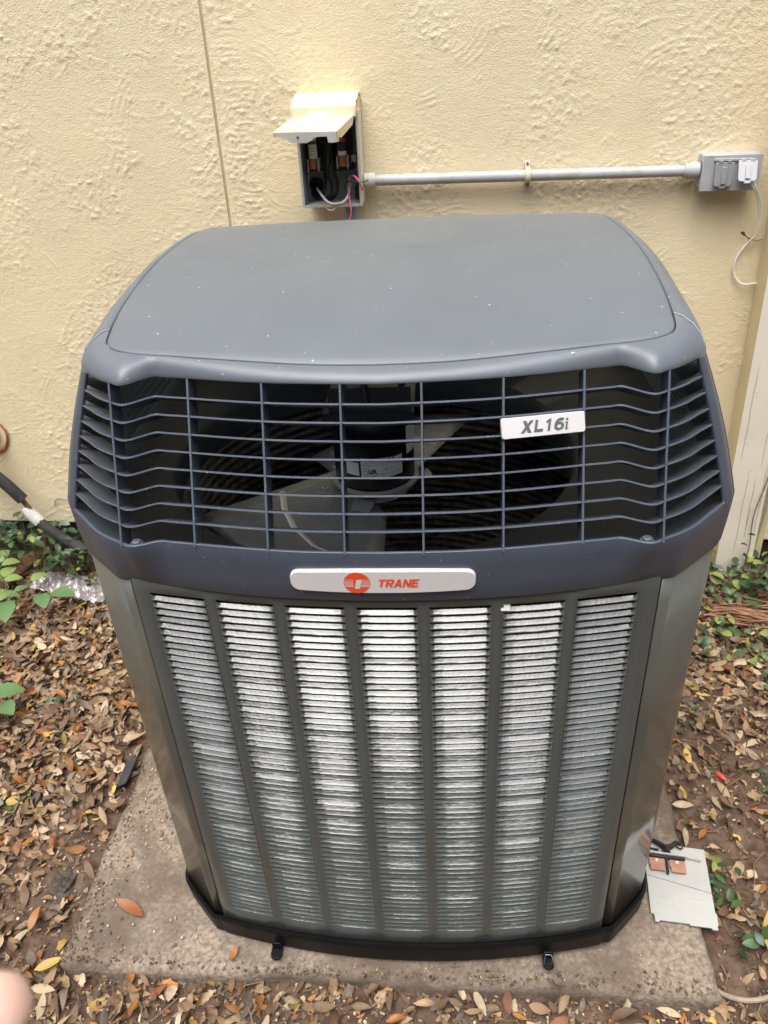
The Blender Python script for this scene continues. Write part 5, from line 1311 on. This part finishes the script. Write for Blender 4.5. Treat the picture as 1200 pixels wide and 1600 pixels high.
for x, y, z, s_, rx in ((.988, 1.163, .055, .05, 1.0), (.975, 1.165, .10, .032, .8), (.99, 1.168, .135, .026, .9), (.945, 1.14, .05, .045, .4)):
    place('leaf', ms, vine, np.array((x, y, z)) - np.array(vine.location), (rx, .3, 1.2 + z * 9), s_)

def seedling(label, base, leaves, seed):
    rg = np.random.default_rng(seed)
    t = thing('seedling', label, 'plant', base)
    G = Geo()
    for (dx, dy, dz, rz, L, mi) in leaves:
        dx, dy, dz, L = dx * 1.15, dy * 1.15, dz * 1.25, L * 1.22
        me = make_mesh('leaflet', *leaf_geo(1, .58, .05, .45, 0, 10, .13, .08), M_SEED[mi], True, 0)
        place('leaflet', me, t, (dx, dy, dz), (rg.normal(0, .15), rg.normal(.12, .12), rz), L)
        G.tube([(0, 0, dz * .7), (dx * .5, dy * .5, dz * .9), (dx - math.cos(rz) * L * .45, dy - math.sin(rz) * L * .45, dz)], .0012, 5)
    G.tube([(0, 0, -.06), (.004, 0, .02), (0, 0, .06)], .0016, 6)
    G.obj('stem', M_STEM, t)
seedling('bright green serrated seedling at left edge below the bubble wrap', (-1.30, .96, -.03),
         [(-.03, .10, .06, 1.6, .06, 1), (-.06, .07, .06, 2.7, .045, 1), (.0, .065, .06, .5, .045, 1), (-.055, .0, .05, 2.2, .05, 0), (.02, .0, .055, .2, .045, 0), (.035, .035, .05, .9, .04, 0), (.03, -.055, .05, -1.1, .085, 0), (-.045, -.06, .05, -1.3, .09, 0), (-.075, -.015, .05, 3.4, .06, 1), (.105, .0, .04, -1.0, .065, 0), (.15, .03, .04, -.1, .07, 0), (-.10, .05, .055, 2.9, .06, 0), (.0, -.01, .06, -1.8, .06, 1), (-.09, -.08, .05, -2.4, .075, 0), (.06, .09, .05, 1.0, .05, 1)], 1)
seedling('small serrated seedling by the left photo edge, just above the bright one', (-1.40, 1.10, -.02),
         [(.0, .05, .05, 1.2, .055, 1), (.04, .02, .05, .3, .05, 1), (-.03, .02, .05, 2.6, .055, 0), (.03, -.04, .05, -.6, .06, 0), (-.03, -.04, .045, -2.2, .055, 0)], 3)
plant('weed_sprig', 'cluster of small round green leaves right of the pad near the frame edge', 'plant', (.98, .78, -.075), 20, (.05, .06), .03, (.022, .036), M_VG, [.3, .35, .15, .2], 11, .65)
plant('creeping_sprig', 'short creeping sprig with dark leaves right of the red wire nut', 'plant', (.84, .43, -.08), 10, (.04, .04), .02, (.018, .030), M_VG, [.5, .3, .1, .1], 12)
plant('weed_sprig', 'light green sprout close to the left frame edge low in the litter', 'plant', (-.98, .30, -.085), 8, (.03, .03), .02, (.018, .028), M_VG, [.1, .5, .3, .1], 13)
seedling('lower serrated green seedling cut by the left edge of the photo', (-1.10, .53, -.04),
         [(.0, .035, .05, .35, .075, 0), (.02, -.015, .05, -.6, .07, 0), (-.03, -.02, .05, -1.9, .06, 0), (-.05, .02, .05, 2.6, .06, 0)], 2)
# unseen hedge added behind the camera, its height set to darken lower louvre reflections
def hedge():
    t = thing('hedge', 'tall evergreen hedge, unseen, added behind the viewpoint to darken louvre reflections', 'hedge', (0, -5.2, -.1))
    rg = np.random.default_rng(8)
    n_ = 7000
    items = [(int(rg.integers(12)), (rg.uniform(-9, 9), rg.normal(0, .38), rg.uniform(0, 5.1) + .5 * rg.random()), (rg.uniform(0, 6), rg.uniform(0, 6), rg.uniform(0, 6)), rg.uniform(.25, .5), None) for _ in range(n_)]
    o = batch(LV, items, 'foliage', M_HEDGE); o.parent = t; o['kind'] = 'stuff'
    G = Geo(); G.box((0, -.05, 2.45), (18, .5, 4.9)); G.obj('inner_branches', M_HEDGEIN, t)
hedge()

# ------------------------------------------------------------------ the fingertip in the lower left corner
def hand():
    t = thing('hand', 'out of focus fingertip poking in at the lower left corner', 'hand', CAMLOC + Vector((-.20, .1, -.25)))
    L = np.array(t.location)
    # frame of the hand: tip near the lower left corner of the view, finger running out to the lower left and back to the body
    tip = np.array((-.0365, -.776, 1.308)) + np.array(XR) * .0054 - np.array(YD) * .0035
    d = np.array((-.72, -.28, -.42)); d /= np.linalg.norm(d)
    side = np.cross(d, np.array(ZF)); side /= np.linalg.norm(side); nrm = np.cross(d, side)
    Q = lambda a, b, c: tip + d * a + side * b + nrm * c
    verts, edges, rad = [], [], []
    def chain(pts, rs, root=None):
        prev = root
        for p, r_ in zip(pts, rs):
            verts.append(p); rad.append(r_); i = len(verts) - 1
            if prev is not None: edges.append((prev, i))
            prev = i
        return prev
    verts.append(Q(.130, -.004, .010)); rad.append(.030)      # palm centre = skin root
    chain([Q(.085, .0, .004), Q(.045, 0, -.004), Q(.022, 0, -.002), Q(.004, 0, .001)], [.0112, .0098, .0093, .0088], 0)
    chain([Q(.082, .022, .010), Q(.045, .025, .012), Q(.026, .026, .022), Q(.022, .026, .040)], [.0105, .0088, .0078, .0065], 0)
    chain([Q(.086, .043, .012), Q(.055, .048, .016), Q(.040, .049, .028), Q(.040, .048, .044)], [.0100, .0083, .0074, .0062], 0)
    chain([Q(.098, .060, .012), Q(.075, .067, .018), Q(.064, .068, .028), Q(.064, .066, .040)], [.0090, .0075, .0066, .0056], 0)
    chain([Q(.125, -.030, .018), Q(.098, -.048, .026), Q(.078, -.052, .036), Q(.062, -.048, .044)], [.0150, .0110, .0095, .0078], 0)
    chain([Q(.175, .012, .006), Q(.215, .014, .006), Q(.30, .02, .004)], [.026, .024, .030], 0)
    me = bpy.data.meshes.new('palm_and_fingers'); me.from_pydata([tuple(np.array(p) - L) for p in verts], edges, [])
    o = bpy.data.objects.new('palm_and_fingers', me); COL.objects.link(o); o.parent = t
    sk = o.modifiers.new('skin', 'SKIN'); sk.use_smooth_shade = True
    for i, r_ in enumerate(rad):
        sv = me.skin_vertices[0].data[i]; sv.radius = (r_, r_); sv.use_root = (i == 0)
    ss = o.modifiers.new('sub', 'SUBSURF'); ss.levels = 2; ss.render_levels = 2
    me.materials.append(M_SKIN)
    G = Geo(); G.tube([Q(.26, .018, .005), Q(.34, .022, .004), Q(.48, .03, .0)], [.036, .040, .046], 18); obj('sleeve', G.v, G.f, M_SLEEVE, t, off=L)
hand()
